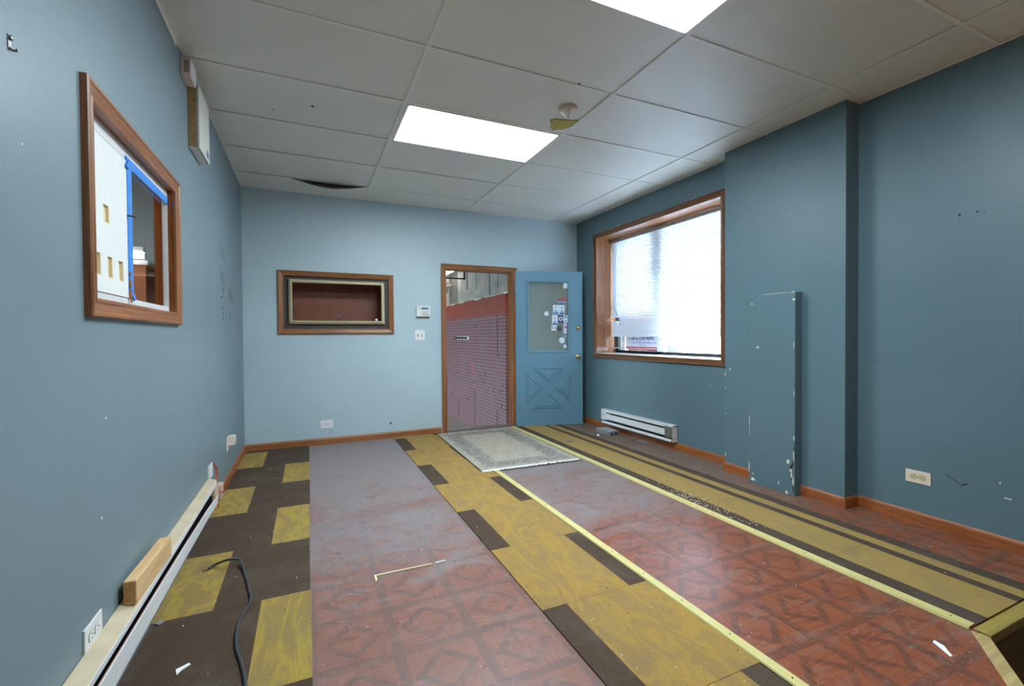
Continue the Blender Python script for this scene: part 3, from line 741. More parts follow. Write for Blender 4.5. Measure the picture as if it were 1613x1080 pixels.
# cable
mb = MB(); mb.tube(spline([(-.475, 2.708, .0145), (-.449, 2.73, .02), (-.40, 2.70, .045), (-.365, 2.690, .05), (-.332, 2.70, .03), (-.290, 2.54, .0145), (-.262, 2.40, .014), (-.246, 2.296, .014), (-.272, 2.136, .014), (-.262, 1.985, .014), (-.232, 1.87, .014), (-.206, 1.745, .014), (-.19, 1.55, .014), (-.2, 1.3, .014)]), .0062, 10)
t = thing('power_cable', (-.27, 2.1, .006), 'loose grey electrical cable snaking over the left carpet strip', 'cable')
obj('sheath', mb, 'cable', t)
mb = MB(); mb.tube([(-.495, 2.702, .0115), (-.475, 2.708, .0145)], .003, 6); lab(obj('bare_end', mb, 'steel', t), 'stripped bare wire end')

# ================================================================== BACK WALL
t = thing('wall_niche', (.317, YB, 1.55), 'oak-framed recessed display niche with brown back in the pale end wall', 'niche')
mb = MB(); casing(mb, fB, NI[0]+.005, NI[1]-.005, NI[2]+.005, NI[3]-.005, [(a*.95, b) for a, b in PROF], 0, mi_side=1); obj('casing', mb, ['oak_x', 'oak_z'], t)
IN = (-.145, .778, 1.362, 1.772)
mb = cells(fB, NI[:2], NI[2:], [IN], -.012, -.022); lab(obj('backing_panel', mb, 'nichedark', t), 'dark grey-brown surround panel')
mb = MB(); casing(mb, fB, *IN, [(0, -.02), (0, .03), (.004, .033), (.016, .033), (.022, .026), (.034, .020), (.036, -.012)]); lab(obj('inner_frame', mb, 'gold', t), 'projecting pale metal inner frame')
mb = MB(); e = .27
fbox(mb, fB, IN[0], IN[1], IN[2], IN[3], -e, -e-.01); fbox(mb, fB, IN[0]-.01, IN[0], IN[2], IN[3], -.02, -e-.01); fbox(mb, fB, IN[1], IN[1]+.01, IN[2], IN[3], -.02, -e-.01)
fbox(mb, fB, IN[0]-.01, IN[1]+.01, IN[2]-.01, IN[2], -.02, -e-.01); fbox(mb, fB, IN[0]-.01, IN[1]+.01, IN[3], IN[3]+.01, -.02, -e-.01)
obj('recess_box', mb, 'nichebrown', t)
for x, z in [(-.168, 1.785), (-.165, 1.345), (.79, 1.345), (.64, 1.79)]:
    mb = MB(); blob(mb, fB, x, z, .008, .008, .036); obj('corner_screw', mb, 'steel', t)
mb = MB(); bm_ = [(.011, 0), (.015, .006), (.016, .014), (.011, .024), (.003, .028)]; mb.lathe(bm_, (.722, YB-.012, 1.3625), (0, 0, 1), 16)
tag(obj('white_ball', mb, 'paper'), 'small white ball standing in the right corner of the niche', 'ball')
for q in range(5): mb = MB(); blob(mb, lambda a, b, h: fB(a, b, h-.2695), .35+random.uniform(-.03, .03), 1.41+random.uniform(-.03, .03), .008, .006, .001); lab(obj('torn_spot', mb, 'carton', t), 'pale torn spot')

t = thing('alarm_keypad', (1.262, YB, 1.475), 'white alarm keypad with grey screen on the end wall beside the doorway', 'keypad')
mb = MB(); fbox(mb, fB, 1.186, 1.340, 1.402, 1.54, 0, .014); lab(obj('back_box', mb, 'concrete_dark', t), 'dark grey back box')
mb = MB(); fbox(mb, fB, 1.181, 1.343, 1.420, 1.543, .014, .03); kp = obj('housing', mb, 'white', t, .004)
mb = MB(); fbox(mb, fB, 1.236, 1.324, 1.503, 1.528, .0295, .031); obj('screen', mb, 'lcd', t)
for i in range(4):
    for j in range(5):
        if j == 4 and i == 2: continue
        w_ = .0075 if not (j == 4 and i == 1) else .016
        mb = MB(); x = 1.258+i*.0205+(.01 if w_ > .01 else 0); z = 1.486-j*.0122
        fbox(mb, fB, x-w_, x+w_, z-.0035, z+.0035, .0295, .0322); obj('key', mb, 'greykey' if j < 4 else 'concrete_dark', t)
mb = MB(); fbox(mb, fB, 1.235, 1.242, 1.457, 1.468, .0295, .031); obj('status_light', mb, 'concrete_dark', t)
mb = MB(); fbox(mb, fB, 1.201, 1.228, 1.523, 1.528, .0295, .0306); fbox(mb, fB, 1.208, 1.226, 1.512, 1.515, .0295, .0306); obj('printed_mark', mb, 'carton', t)
t = thing('light_switch', (1.221, YB, 1.198), 'white double toggle light switch under the alarm keypad', 'light switch')
mb = MB(); fbox(mb, fB, 1.162, 1.280, 1.137, 1.260, 0, .006); obj('cover_plate', mb, 'white', t, .002)
for x in (1.198, 1.245):
    mb = MB(); fbox(mb, fB, x-.007, x+.007, 1.183, 1.209, .005, .0068); lab(obj('toggle_slot', mb, 'concrete_dark', t), 'grey slot')
    mb = MB(); mb.loops([[fB(x-.004, 1.188, .006), fB(x+.004, 1.188, .006), fB(x+.004, 1.204, .006), fB(x-.004, 1.204, .006)], [fB(x-.003, 1.198, .017), fB(x+.003, 1.198, .017), fB(x+.003, 1.206, .016), fB(x-.003, 1.206, .016)]], cap1=True); obj('toggle', mb, 'gold', t)
    for z in (1.167, 1.228):
        mb = MB(); mb.lathe([(.003, 0), (.002, .001)], fB(x, z, .006), (0, -1, 0), 8); obj('screw', mb, 'greymetal', t)
mb = MB()
for x, z, r in [(.98, 1.378, .006), (.955, 1.376, .004), (1.005, 1.38, .003), (.93, 1.02, .006), (1.18, 1.9, .004), (.5, 2.37, .004), (-.53, 2.34, .004), (.95, 2.28, .004), (1.06, .99, .003)]: blob(mb, fB, x, z, r, r, .0008)
obj('plaster_nick', mb, 'chip', wall_back)
mb = MB(); blob(mb, fB, .87, .175, .012, .014, .0012); obj('nail_hole', mb, 'dark', wall_back); 
mb = MB(); stroke(mb, fB, .20, .12, .235, .155, .004); blob(mb, fB, 1.05, 1.98, .004, .004, .001); obj('scuff_mark', mb, 'mark', wall_back)

# door frame
t = thing('trim_1', (1.995, YB, 1.0), 'brown oak casing and jamb around the open doorway', 'door frame', kind='structure')
mb = MB(); casing(mb, fB, DO[0]+.012, DO[1]-.012, .0, DO[3]-.012, PROF, 0, True, 1)
obj('casing', mb, ['oak_x', 'oak_z'], t)
mb = MB()
fbox(mb, fB, DO[0], DO[0]+.018, 0, DO[3], .004, -T-.02, 1); fbox(mb, fB, DO[1]-.018, DO[1], 0, DO[3], .004, -T-.02, 1); fbox(mb, fB, DO[0], DO[1], DO[3]-.018, DO[3], .004, -T-.02, 0)
fbox(mb, fB, DO[0]+.018, DO[0]+.03, 0, DO[3]-.018, -.05, -.085, 1); fbox(mb, fB, DO[1]-.03, DO[1]-.018, 0, DO[3]-.018, -.05, -.085, 1)
obj('jamb', mb, ['oak_x', 'oak_z'], t)
mb = MB(); fbox(mb, fB, DO[0], DO[1], -.04, .004, .02, -.02, 0); lab(obj('threshold', mb, wood('worn_sill', S(128, 96, 84), S(92, 66, 58), 0, .5), t), 'worn dark sill')
mb = MB(); fbox(mb, fB, DO[0], DO[1], -.04, .012, -.02, -T-.02, 0); lab(obj('metal_sill', mb, 'greymetal', t), 'grey metal sill plate')

# ---- the open door
ang = math.radians(-16.54)
dr = thing('door_1', (2.4662, 5.3454, .006), 'blue half-glazed door swung open against the end wall', 'door', kind='structure', rz=ang)
W_, H_, TH = .89, 2.015, .042
G = (.172, .70, .975, 1.875)     # glass opening
fDo = lambda a, b, h: (a, -h, b)  # local: along leaf, up, out towards the room
mb = cells(fDo, (0, W_), (0, H_), [G], 0, -TH); obj('door_leaf', mb, 'doorblue', dr, .0, local=True)
mb = MB(); casing(mb, fDo, *G, [(-.006, -.012), (-.004, .004), (.004, .007), (.012, .012), (.02, .012), (.026, .006), (.032, .007), (.034, 0)]); obj('glazing_bead', mb, 'doorblue', dr, local=True)
mb = MB(); mb.box(fDo(G[0], G[2], -.018), fDo(G[1], G[3], -.023)); obj('pane', mb, 'doorglass', dr, local=True)
def tri_panel(pts):
    mb = MB(); a, b, c = [Vector(p) for p in pts]
    la, lb_, lc = (b-c).length, (a-c).length, (a-b).length
    I = (a*la+b*lb_+c*lc)/(la+lb_+lc)
    L = []
    for s_, h in [(1.0, 0), (.975, .009), (.93, .011), (.88, .004), (.85, .0), (.70, .001), (.60, .010), (.0001, .010)]:
        L.append([fDo(*(I+(q-I)*s_), h+.0004) for q in (a, b, c)])
    mb.loops(L); obj('moulded_panel', mb, 'doorblue', dr, local=True)
X_ = [((.218, .750), (.636, .748), (.427, .560)), ((.134, .680), (.134, .292), (.348, .486)), ((.723, .678), (.722, .298), (.510, .488)), ((.214, .226), (.636, .224), (.427, .420))]
for q in X_: tri_panel(q)
def knob(a, b, deadbolt):
    mb = MB(); pr = [(.029, 0), (.030, .004), (.024, .009)]
    if deadbolt: pr += [(.022, .012), (.021, .020), (.016, .023)]
    mb.lathe([(r, h) for r, h in pr], fDo(a, b, 0), (0, -1, 0), 24)
    o = obj('deadbolt' if deadbolt else 'door_knob', mb, 'brass', dr, local=True)
    mb = MB()
    if deadbolt: mb.box(fDo(a-.004, b-.015, .022), fDo(a+.004, b+.015, .034)); obj('thumb_turn', mb, 'brass', o, .002, local=True)
    else: mb.lathe([(.011, .008), (.010, .024), (.020, .034), (.027, .046), (.026, .056), (.016, .063), (.004, .065)], fDo(a, b, 0), (0, -1, 0), 24); obj('knob_grip', mb, 'brass', o, local=True)
knob(.831, 1.275, True); knob(.822, .897, False)
for z in (.22, 1.0, 1.78):
    mb = MB(); mb.lathe([(.006, -.045), (.006, .045)], (-.006, -.004, z), (0, 0, 1), 10); mb.box((-.003, -.001, z-.045), (.02, .0005, z+.045)); obj('hinge', mb, 'doorblue', dr, local=True)
# stickers on the glass
SH = -.0172
def sticker(a0, b0, a1, b1, mat, label, extra=(), name='sticker'):
    mb = MB(); mb.box(fDo(a0, b0, SH-.0008), fDo(a1, b1, SH)); mats = [mat]; 
    for e_ in extra:
        kind, m, *p_ = e_
        if m not in mats: mats.append(m)
        i = mats.index(m)
        if kind == 'box': mb.box(fDo(p_[0], p_[1], SH), fDo(p_[2], p_[3], SH+.0005), i)
        if kind == 'disc': mb.lathe([(p_[2], 0), (p_[2], p_[3] if len(p_) > 3 else .0006)], fDo(p_[0], p_[1], SH), (0, -1, 0), 20, i, False)
        if kind == 'poly': mb.prism(p_[0], fDo, SH, SH+.0007, i)
    return lab(obj(name, mb, mats, dr, local=True), label)
def disc(a, b, r, mat, label):
    mb = MB(); mb.lathe([(r, 0), (r, .001)], fDo(a, b, SH-.0006), (0, -1, 0), 28, 0, False); return lab(obj('sticker', mb, mat, dr, local=True), label)
sticker(.638, 1.798, .694, 1.868, 'stk_white', 'blank white tag in the top corner of the glass')
TM = lambda a, b, h=SH+.0004: Matrix.Translation(fDo(a, b, h)) @ Matrix.Rotation(math.radians(90), 4, 'X')
so = sticker(.554, 1.600, .682, 1.625, 'stk_blue', 'red lettering over a blue bar')
text_obj('lettering', 'NETWORKS', .022, 'stk_white', so, TM(.618, 1.6125), .0004)
text_obj('lettering', 'ADDI', .046, 'stk_red', so, TM(.622, 1.652), .0006, .35, .0012)
mb = MB(); mb.prism([(.552, 1.634), (.572, 1.634), (.592, 1.666), (.584, 1.668)], fDo, SH, SH+.0008); obj('red_slash', mb, 'stk_red', so, local=True)
def torch(a, b, s):   # flame over a bar, business-seal style
    F = [(-.5, .1), (-.1, .5), (.15, .95), (.3, .6), (.1, .3), (.45, .05), (.3, -.3), (-.1, -.45), (-.3, -.35), (0, -.2), (.12, 0), (-.15, .12)]
    return [('poly', 'stk_dark', [(a+x*s, b+y*s) for x, y in F]), ('box', 'stk_dark', a-s*.35, b-s*.78, a+s*.35, b-s*.6)]
def seal(a0, b0, a1, b1, label):
    ca = (a0+a1)/2; h = b1-b0
    ex = torch(ca, b0+h*.72, h*.17)
    o = sticker(a0, b0, a1, b1, 'stk_white', label, ex+[('box', 'stk_blue', a0+.006, b0+.006, a1-.006, b0+h*.24)])
    text_obj('lettering', 'BBB', .026, 'stk_blue', o, TM(ca, b0+h*.36), .0004, 0, .0006)
    return o
seal(.498, 1.452, .576, 1.578, 'white and blue seal sticker, upper left of the pair')
seal(.578, 1.450, .655, 1.578, 'white and blue seal sticker, upper right of the pair')
seal(.483, 1.312, .560, 1.443, 'white and blue seal sticker below the pair')
sticker(.564, 1.350, .637, 1.443, 'stk_navy', 'dark purple sticker with a pale round emblem', [('disc', 'stk_white', .601, 1.397, .029, .0006), ('disc', 'carton', .601, 1.397, .018, .0009), ('box', 'stk_white', .588, 1.392, .614, 1.402)])
sticker(.639, 1.348, .694, 1.442, 'stk_white', 'white sticker with two small blue marks', [('box', 'stk_blue', .654, 1.405, .678, 1.43), ('box', 'stk_navy', .659, 1.362, .674, 1.378)])
sticker(.474, 1.242, .543, 1.308, 'stk_white', 'white sticker with two dark marks', [('box', 'stk_black', .484, 1.262, .493, 1.295), ('box', 'stk_black', .524, 1.258, .533, 1.29), ('box', 'stk_red', .503, 1.27, .514, 1.28)])
o = disc(.580, 1.263, .028, 'stk_black', 'round black sticker'); mb = MB(); mb.lathe([(.012, 0), (.012, .0012)], fDo(.580, 1.263, SH), (0, -1, 0), 18, 0, False); obj('emblem', mb, 'carton', o, local=True); mb = MB(); mb.lathe([(.006, 0), (.006, .0016)], fDo(.580, 1.263, SH), (0, -1, 0), 12, 0, False); obj('emblem', mb, 'stk_black', o, local=True)
sticker(.637, 1.156, .682, 1.334, 'stk_white', 'column of small card stickers', [('box', 'stk_red', .639, 1.268, .680, 1.292), ('box', 'stk_black', .637, 1.292, .682, 1.297), ('disc', 'stk_white', .652, 1.28, .009, .0012), ('disc', 'carton', .665, 1.28, .009, .0012), ('box', 'carton', .639, 1.225, .680, 1.23), ('box', 'stk_blue', .639, 1.162, .680, 1.192), ('box', 'stk_navy', .637, 1.192, .682, 1.2), ('box', 'carton', .645, 1.31, .674, 1.322), ('box', 'carton', .645, 1.245, .674, 1.252)])
text_obj('lettering', 'M', .024, 'stk_white', dr, TM(.659, 1.177), .0006, 0, .0006)
disc(.616, 1.112, .039, 'stk_white', 'large round white sticker'); disc(.410, 1.465, .031, 'stk_white', 'lone round white sticker')
sticker(.636, 1.010, .677, 1.050, 'stk_white', 'torn white sticker remains', [('poly', 'stk_white', [(.64, 1.05), (.655, 1.068), (.665, 1.05)]), ('box', 'carton', .65, 1.015, .655, 1.04)])

# ================================================================== PASSAGE OUTSIDE THE DOOR
GZ, BX = -.27, 2.40
mb = MB(); mb.box((BX, YB+T+.02, GZ), (BX+.25, 12, 1.48)); wo = tag(obj('wall_outside', mb, 'brick'), 'purple-red brick wall of the passage beyond the doorway', 'wall', kind='structure')
mb = MB()
for y, z0, z1 in [(7.63, GZ, .10), (6.775, GZ, .33), (5.84, GZ, .15), (5.815, .9, 1.48)]: mb.box((BX-.002, y-.008, z0), (BX+.001, y+.008, z1))
obj('joint_crack', mb, 'dark', wo)
mb = MB()
for y, z, a, b in [(6.88, .71, .035, .05), (6.86, .65, .02, .06)]: blob(mb, lambda a_, b_, h: (BX-h, a_, b_), y, z, a, b, .004)
lab(obj('paint_mark', mb, plain('orange_red_paint', S(226, 74, 60), .5), wo), 'orange-red paint mark')
mb = MB()
for q in range(26): blob(mb, lambda a_, b_, h: (BX-h, a_, b_), random.uniform(5.6, 7.9), random.choice([random.uniform(.4, .75), random.uniform(0, 1.4)]), random.uniform(.006, .02), random.uniform(.01, .03), .002)
obj('wall_scar', mb, 'dark', wo)
mb = MB(); mb.box((BX, YB+T+.02, 1.48), (BX+.25, 12, 1.752)); tag(obj('wall_outside', mb, 'redband'), 'red-oxide painted band above the bricks of the passage', 'wall', kind='structure')
mb = MB(); mb.box((BX+.03, YB+T+.02, 1.752), (BX+.25, 7.70, 3.2)); mb.box((BX+.015, 8.2, 1.752), (BX+.25, 12, 3.2)); wc = tag(obj('wall_outside', mb, 'concrete'), 'grey concrete upper wall of the passage', 'wall', kind='structure')
mb = MB(); mb.box((BX+.06, 7.70, 1.752), (BX+.25, 8.2, 3.2)); tag(obj('wall_outside', mb, 'concrete_dark'), 'dark concrete recess in the upper passage wall', 'wall', kind='structure')
mb = MB()
for y, z0, z1, w in [(7.19, 1.96, 2.24, .02), (6.74, 1.9, 2.9, .006), (5.85, 1.86, 2.9, .006)]: mb.box((BX+.027, y-w, z0), (BX+.031, y+w, z1))
pts = [(6.18+random.uniform(-.012, .012)+(.07*i/12 if i > 6 else 0), 1.77+i*.06) for i in range(20)]
for i in range(19): stroke(mb, lambda a, b, h: (BX+.03-h*2, a, b), *pts[i], *pts[i+1], .03 if i < 7 else .02)
lab(obj('crack', mb, 'dark', wc), 'dark vertical cracks')
mb = MB()
for q in range(28): blob(mb, lambda a, b, h: (BX-h, a, b), random.uniform(5.45, 8.3), 1.752, random.uniform(.02, .07), random.uniform(.005, .02), .02)
obj('broken_mortar', mb, 'chip', wc)
mb = MB(); mb.box((-4, YB+T, GZ-.1), (BX+.2, 12, GZ)); tag(obj('floor_outside', mb, 'pavement'), 'dusty beige floor of the passage beyond the doorway', 'floor', kind='structure')
mb = MB(); mb.box((-4, YB+T, 3.1), (BX+.25, 12, 3.2)); tag(obj('ceiling_outside', mb, 'concrete'), 'concrete ceiling over the passage', 'ceiling', kind='structure')
mb = cells(lambda a, b, h: (-2.4-h, a, b), (YB+T+.02, 12), (GZ, 3.1), [(6.6, 10.0, GZ, .65)], 0, .2); tag(obj('wall_outside', mb, 'concrete'), 'unseen passage wall added on the left to limit daylight, with a low opening', 'wall', kind='structure')  # out-of-view wall added to cut the daylight reaching the passage
mb = MB(); mb.box((-2.4, 12, GZ), (BX+.2, 12.1, 3.2)); tag(obj('wall_outside', mb, 'concrete'), 'far end wall of the passage', 'wall', kind='structure')
t = thing('hook_rail', (BX, 7.35, 1.154), 'white four-hook rail on the passage bricks', 'hook rail')
mb = MB(); mb.box((BX-.012, 7.03, 1.125), (BX, 7.69, 1.182)); obj('rail_board', mb, 'white', t, .002)
for q in range(4):
    y = 7.63-q*.17; mb = MB(); mb.box((BX-.05, y-.028, 1.137), (BX-.012, y+.028, 1.172)); obj('hook', mb, 'black', t, .004)
t = thing('conduit_pipe', (1.8, 7.12, 2.12), 'black pipe crossing the top of the passage and turning up', 'pipe')
mb = MB(); mb.tube([(-1, 7.12, 2.125), (2.345, 7.12, 2.125)], .012, 10); obj('pipe_run', mb, 'black', t)
mb = MB(); mb.tube([(2.36, 7.12, 2.11), (2.36, 7.12, 3.1)], .016, 10); obj('pipe_riser', mb, 'black', t)
t = thing('tube_light', (2.13, 8.0, 2.3), 'white fluorescent fixture hanging in the passage, top left of the doorway', 'light fixture')
mb = MB(); mb.box((1.94, 7.44, 2.315), (2.33, 8.66, 2.38)); obj('light_housing', mb, 'whitepaint', t, .004)
M['ptube'] = emission('passage_tube', (1.0, .97, .92, 1), 6.5)
for q in range(4):
    mb = MB(); mb.tube([(1.985+q*.1, 7.47, 2.30), (1.985+q*.1, 8.63, 2.30)], .014, 10); obj('lamp_tube', mb, 'ptube', t)
for y in (7.6, 8.5):
    mb = MB(); mb.tube([(2.13, y, 2.38), (2.13, y, 3.1)], .005, 6); obj('hanger', mb, 'black', t)
t = thing('pipe_bracket', (2.38, 8.1, 2.1), 'pale metal bracket arm on the dark passage recess', 'bracket')
mb = MB(); mb.tube([(2.44, 8.3, 2.11), (2.38, 8.22, 2.12), (2.36, 7.85, 2.09)], .02, 8); mb.box((2.40, 8.24, 2.0), (2.44, 8.34, 2.2)); obj('bracket_arm', mb, 'greymetal', t)

# ================================================================== RIGHT WINDOW
w2 = thing('window_2', (XR, 3.95, 1.7), 'deep oak-cased window in the right wall', 'window', kind='structure')
mb = MB(); casing(mb, fR, WR[0]+.008, WR[1]-.008, WR[2]+.008, WR[3]-.008, [(a*.95, b) for a, b in PROF], 0, mi_side=1); obj('window_casing', mb, ['oakwin_y', 'oakwin_z'], w2)
mb = MB(); D = -.30
fbox(mb, fR, WR[0], WR[0]+.012, WR[2], WR[3], .01, D, 1); fbox(mb, fR, WR[1]-.012, WR[1], WR[2], WR[3], .01, D, 1); fbox(mb, fR, WR[0]+.012, WR[1]-.012, WR[3]-.012, WR[3], .01, D, 0)
obj('jamb', mb, ['oakjamb_y', 'oakjamb_z'], w2)
mb = MB(); fbox(mb, fR, WR[0]+.012, WR[1]-.012, WR[2], WR[2]+.010, .01, D); lab(obj('window_sill', mb, 'whitepaint', w2), 'white sill board')
mb = MB(); ya, yb, za, zb = WR[0]+.012, WR[1]-.012, WR[2]+.01, WR[3]-.012
for a in [(ya, yb, za, za+.035), (ya, yb, zb-.05, zb), (ya, ya+.05, za, zb), (yb-.045, yb, za, zb)]: fbox(mb, fR, *a, D, D-.05)
lab(obj('sash_frame', mb, 'dark', w2), 'dark sash frame')
mb = MB(); fbox(mb, fR, 4.02, 4.13, za+.035, 1.55, D+.012, D-.04); lab(obj('mullion', mb, 'whitepaint', w2, .003), 'white lower mullion')
mb = MB(); fbox(mb, fR, 3.98, 4.17, 1.86, zb-.05, D+.03, D-.05); fbox(mb, fR, 4.02, 4.13, 1.55, 1.86, D+.02, D-.05); lab(obj('mullion', mb, 'dark', w2, .003), 'dark upper block added on the mullion to shade a band of the blind')  # dark, widened upper part added to cast the dark band on the slats
mb = MB(); fbox(mb, fR, 4.735, 4.80, za+.035, zb-.05, D-.005, D-.05); lab(obj('mullion', mb, 'whitepaint', w2, .003), 'white side mullion')
mb = MB(); fbox(mb, fR, ya+.05, yb-.045, za+.035, zb-.05, D-.02, D-.026); obj('pane', mb, 'glass', w2)

# venetian blind
BXb = XR+.232
vb = thing('venetian_blind', (BXb, 3.95, 2.4), 'white venetian blind hanging in the right window with ragged lower slats', 'blind')
mb = MB(); mb.box((BXb-.022, 2.985, 2.376), (BXb+.018, 4.91, 2.412)); lab(obj('head_rail', mb, plain('grey_headrail', S(150, 146, 144), .5), vb, .002), 'grey-white head rail')
mb = MB(); rnd = random.Random(5); tilt = math.radians(68)
nS = 44; z1, z0 = 2.365, 1.185
for i in range(nS):
    z = z1+(z0-z1)*i/(nS-1); f_ = i/(nS-1)
    ye = 4.905; yst = 2.99
    if i in (35, 36): ye = 4.74
    w = .0198; n = 9
    loops = []
    for q in range(9):
        u = q/8; y = yst+(ye-yst)*u
        sagz = (-.004*math.sin(math.pi*u)+rnd.uniform(-.0008, .0008)) + (-.008*f_**3*math.sin(7*u+i*.2) if f_ > .75 else 0)
        tl_ = tilt+rnd.uniform(-.05, .05)
        row = []
        for s_ in (-1, -.4, .2, 1):
            xx = s_*w*math.cos(tl_); zz = s_*w*math.sin(tl_)+.0018*(1-s_*s_)
            row.append((BXb-xx, y, z+zz+sagz))
        loops.append(row)
    mb.loops(loops, closed=False, smooth=True)
for i in range(5):   # short surviving slats on the right, below the gap
    z = 1.165-.024*i; mb.loops([[(BXb-.008, y, z-.006), (BXb+.008, y, z+.006)] for y in (2.99, 4.02)], closed=False)
obj('slats', mb, 'slat', vb)
mb = MB(); mb.loops([[(BXb-.012, y, z-.005), (BXb+.012, y, z-.005), (BXb+.012, y, z+.006), (BXb-.012, y, z+.006)] for y, z in ((2.99, 1.022), (4.9, 1.016))], cap0=True, cap1=True); lab(obj('bottom_rail', mb, plain('blind_rail', S(196, 198, 206), .4), vb), 'pale grey bottom rail')
for y in (3.25, 3.85, 4.42, 4.8):
    mb = MB(); mb.tube([(BXb-.013, y, 2.376), (BXb-.013, y, 1.02)], .0009, 5); mb.tube([(BXb+.013, y, 2.376), (BXb+.013, y, 1.02)], .0009, 5); obj('ladder_cord', mb, 'stk_white', vb)
mb = MB(); mb.tube([(BXb-.03, 4.84, 2.37), (BXb-.035, 4.845, 1.55)], .004, 8); obj('tilt_wand', mb, 'stk_white', vb)
mb = MB(); mb.tube(spline([(BXb-.02, 4.84, 1.54), (BXb-.03, 4.76, 1.43), (BXb-.025, 4.70, 1.30)]), .0022, 6); obj('pull_cord', mb, 'concrete_dark', vb)
mb = MB(); mb.box((BXb-.03, 2.978, 2.10), (BXb-.005, 3.0, 2.36)); obj('bracket', mb, 'white', vb, .002)

# sign behind the glass
SX = XR-D+.01
sg = thing('realty_sign', (SX, 4.4, 1.2), 'white realty sign with phone number behind the lower corner of the window blind', 'sign')
SY0, SY1 = 4.14, 4.72
mb = MB(); mb.box((SX-.006, SY0, 1.0), (SX, SY1, 1.46)); obj('sign_panel', mb, 'sign', sg)
mb = MB(); mb.box((SX-.0072, SY0, 1.0), (SX-.0058, SY1, 1.035)); lab(obj('red_stripe', mb, 'stk_red', sg), 'red stripe along the bottom')
mb = MB(); mb.box((SX-.0072, SY0, 1.33), (SX-.0058, SY1, 1.46)); lab(obj('red_stripe', mb, 'stk_red', sg), 'red stripe along the top')
TS = lambda y, z: Matrix.Translation((SX-.0062, y, z)) @ Matrix.Rotation(math.radians(-90), 4, 'Z') @ Matrix.Rotation(math.radians(90), 4, 'X')
text_obj('lettering', '312 719 9090', .072, 'ink', sg, TS(4.40, 1.142), .0006, 0, .0008)
text_obj('lettering', 'ronoht@avfirealty.com', .050, 'ink2', sg, TS(4.375, 1.090), .0006)
text_obj('lettering', '312 719 9090', .022, 'ink2', sg, TS(4.40, 1.055), .0004)

# street outside the window
mb = MB(); mb.box((XR+TR, -8, -.35), (30, 30, -.3)); tag(obj('floor_street', mb, 'street'), 'pale pavement outside the window', 'floor', kind='structure')
t = thing('street_post', (4.35, 4.62, -.3), 'dark post standing outside behind the window blind', 'post')
mb = MB(); mb.box((4.28, 4.58, -.3), (4.46, 4.92, 4.2)); obj('post_shaft', mb, plain('dark_brown_post', S(52, 46, 50), .7), t)
mb = MB(); mb.box((4.22, 4.52, -.3), (4.52, 4.98, -.1)); obj('post_base', mb, 'concrete_dark', t)
mb = MB(); mb.box((4.15, 5.0, -.3), (4.45, 7.2, 1.6)); tag(obj('planter_wall', mb, plain('red_brown_planter', S(110, 70, 62), .8), None, .01), 'low red-brown wall outside behind the lower window corner', 'low wall')

# ================================================================== RIGHT WALL THINGS
t = thing('baseboard_heater', (XR, 4.12, .16), 'white baseboard heater with dark slots on the right wall under the window', 'heater', 'baseboard heaters')
ha, hb = 3.51, 4.745
mb = MB(); fbox(mb, fR, ha, hb, .10, .255, .0, .006); obj('back_plate', mb, 'dark', t)
mb = MB(); fbox(mb, fR, ha, hb, .240, .256, 0, .064); fbox(mb, fR, ha+.12, hb-.11, .226, .241, .058, .065); obj('top_cover', mb, 'whitepaint', t, .002)
mb = MB(); mb.loops([[fR(y, .206, .050), fR(y, .206, .064), fR(y, .142, .066), fR(y, .137, .058), fR(y, .142, .052)] for y in (ha+.12, hb-.11)], cap0=True, cap1=True); obj('front_cover', mb, 'whitepaint', t)
mb = MB(); mb.loops([[fR(y, .108, .004), fR(y, .108, .060), fR(y, .090, .066), fR(y, .084, .064), fR(y, .098, .052), fR(y, .100, .004)] for y in (ha+.03, hb-.01)], cap0=True, cap1=True); obj('bottom_lip', mb, 'whitepaint', t)
mb = MB(); mb.tube([fR(ha+.1, .17, .03), fR(hb-.1, .17, .03)], .008, 10)
for q in range(50): fbox(mb, fR, ha+.13+q*.0195, ha+.1315+q*.0195, .125, .215, .012, .046)
lab(obj('heating_element', mb, 'black', t), 'dark fins inside the slots')
mb = MB(); fbox(mb, fR, ha, ha+.006, .086, .256, 0, .066); lab(obj('end_cap', mb, 'ivory', t, .002), 'beige near end')
mb = MB(); fbox(mb, fR, ha+.006, ha+.122, .125, .241, .002, .0645); lab(obj('wiring_cover', mb, 'greymetal', t, .002), 'bare grey metal wiring cover')
mb = MB(); fbox(mb, fR, hb-.112, hb, .128, .242, .002, .066); ec = obj('control_cover', mb, 'whitepaint', t, .002)
mb = MB(); mb.lathe([(.008, 0), (.007, .004)], fR(hb-.05, .19, .065), (-1, 0, 0), 12); obj('control_knob', mb, 'black', ec)
mb = MB()
for y, z, r in [(1.251, 1.858, .006), (1.327, 1.859, .007), (1.33, 1.83, .003), (1.22, 1.85, .003)]: blob(mb, fR, y, z, r, r, .001)
for y, z in [(1.75, 1.0)]: blob(mb, fR, y, z, .004, .004, .001)
stroke(mb, fR, 1.38, .345, 1.31, .30, .003); stroke(mb, fR, 1.31, .30, 1.285, .315, .006)
obj('nail_hole', mb, 'dark', wall_right)
mb = MB()
for y, z in [(1.13, .285), (1.12, .284), (1.11, .283), (1.15, .36)]: blob(mb, fR, y, z, .004, .006, .001)
for y, z in [(4.6, 2.5), (4.45, 2.5), (3.3, 2.5), (4.8, 2.5)]: blob(mb, fR, y, z-.004, .05, .003, .001)
blob(mb, fR, 3.1, .7, .004, .01, .001)
obj('plaster_nick', mb, 'chip', wall_right)

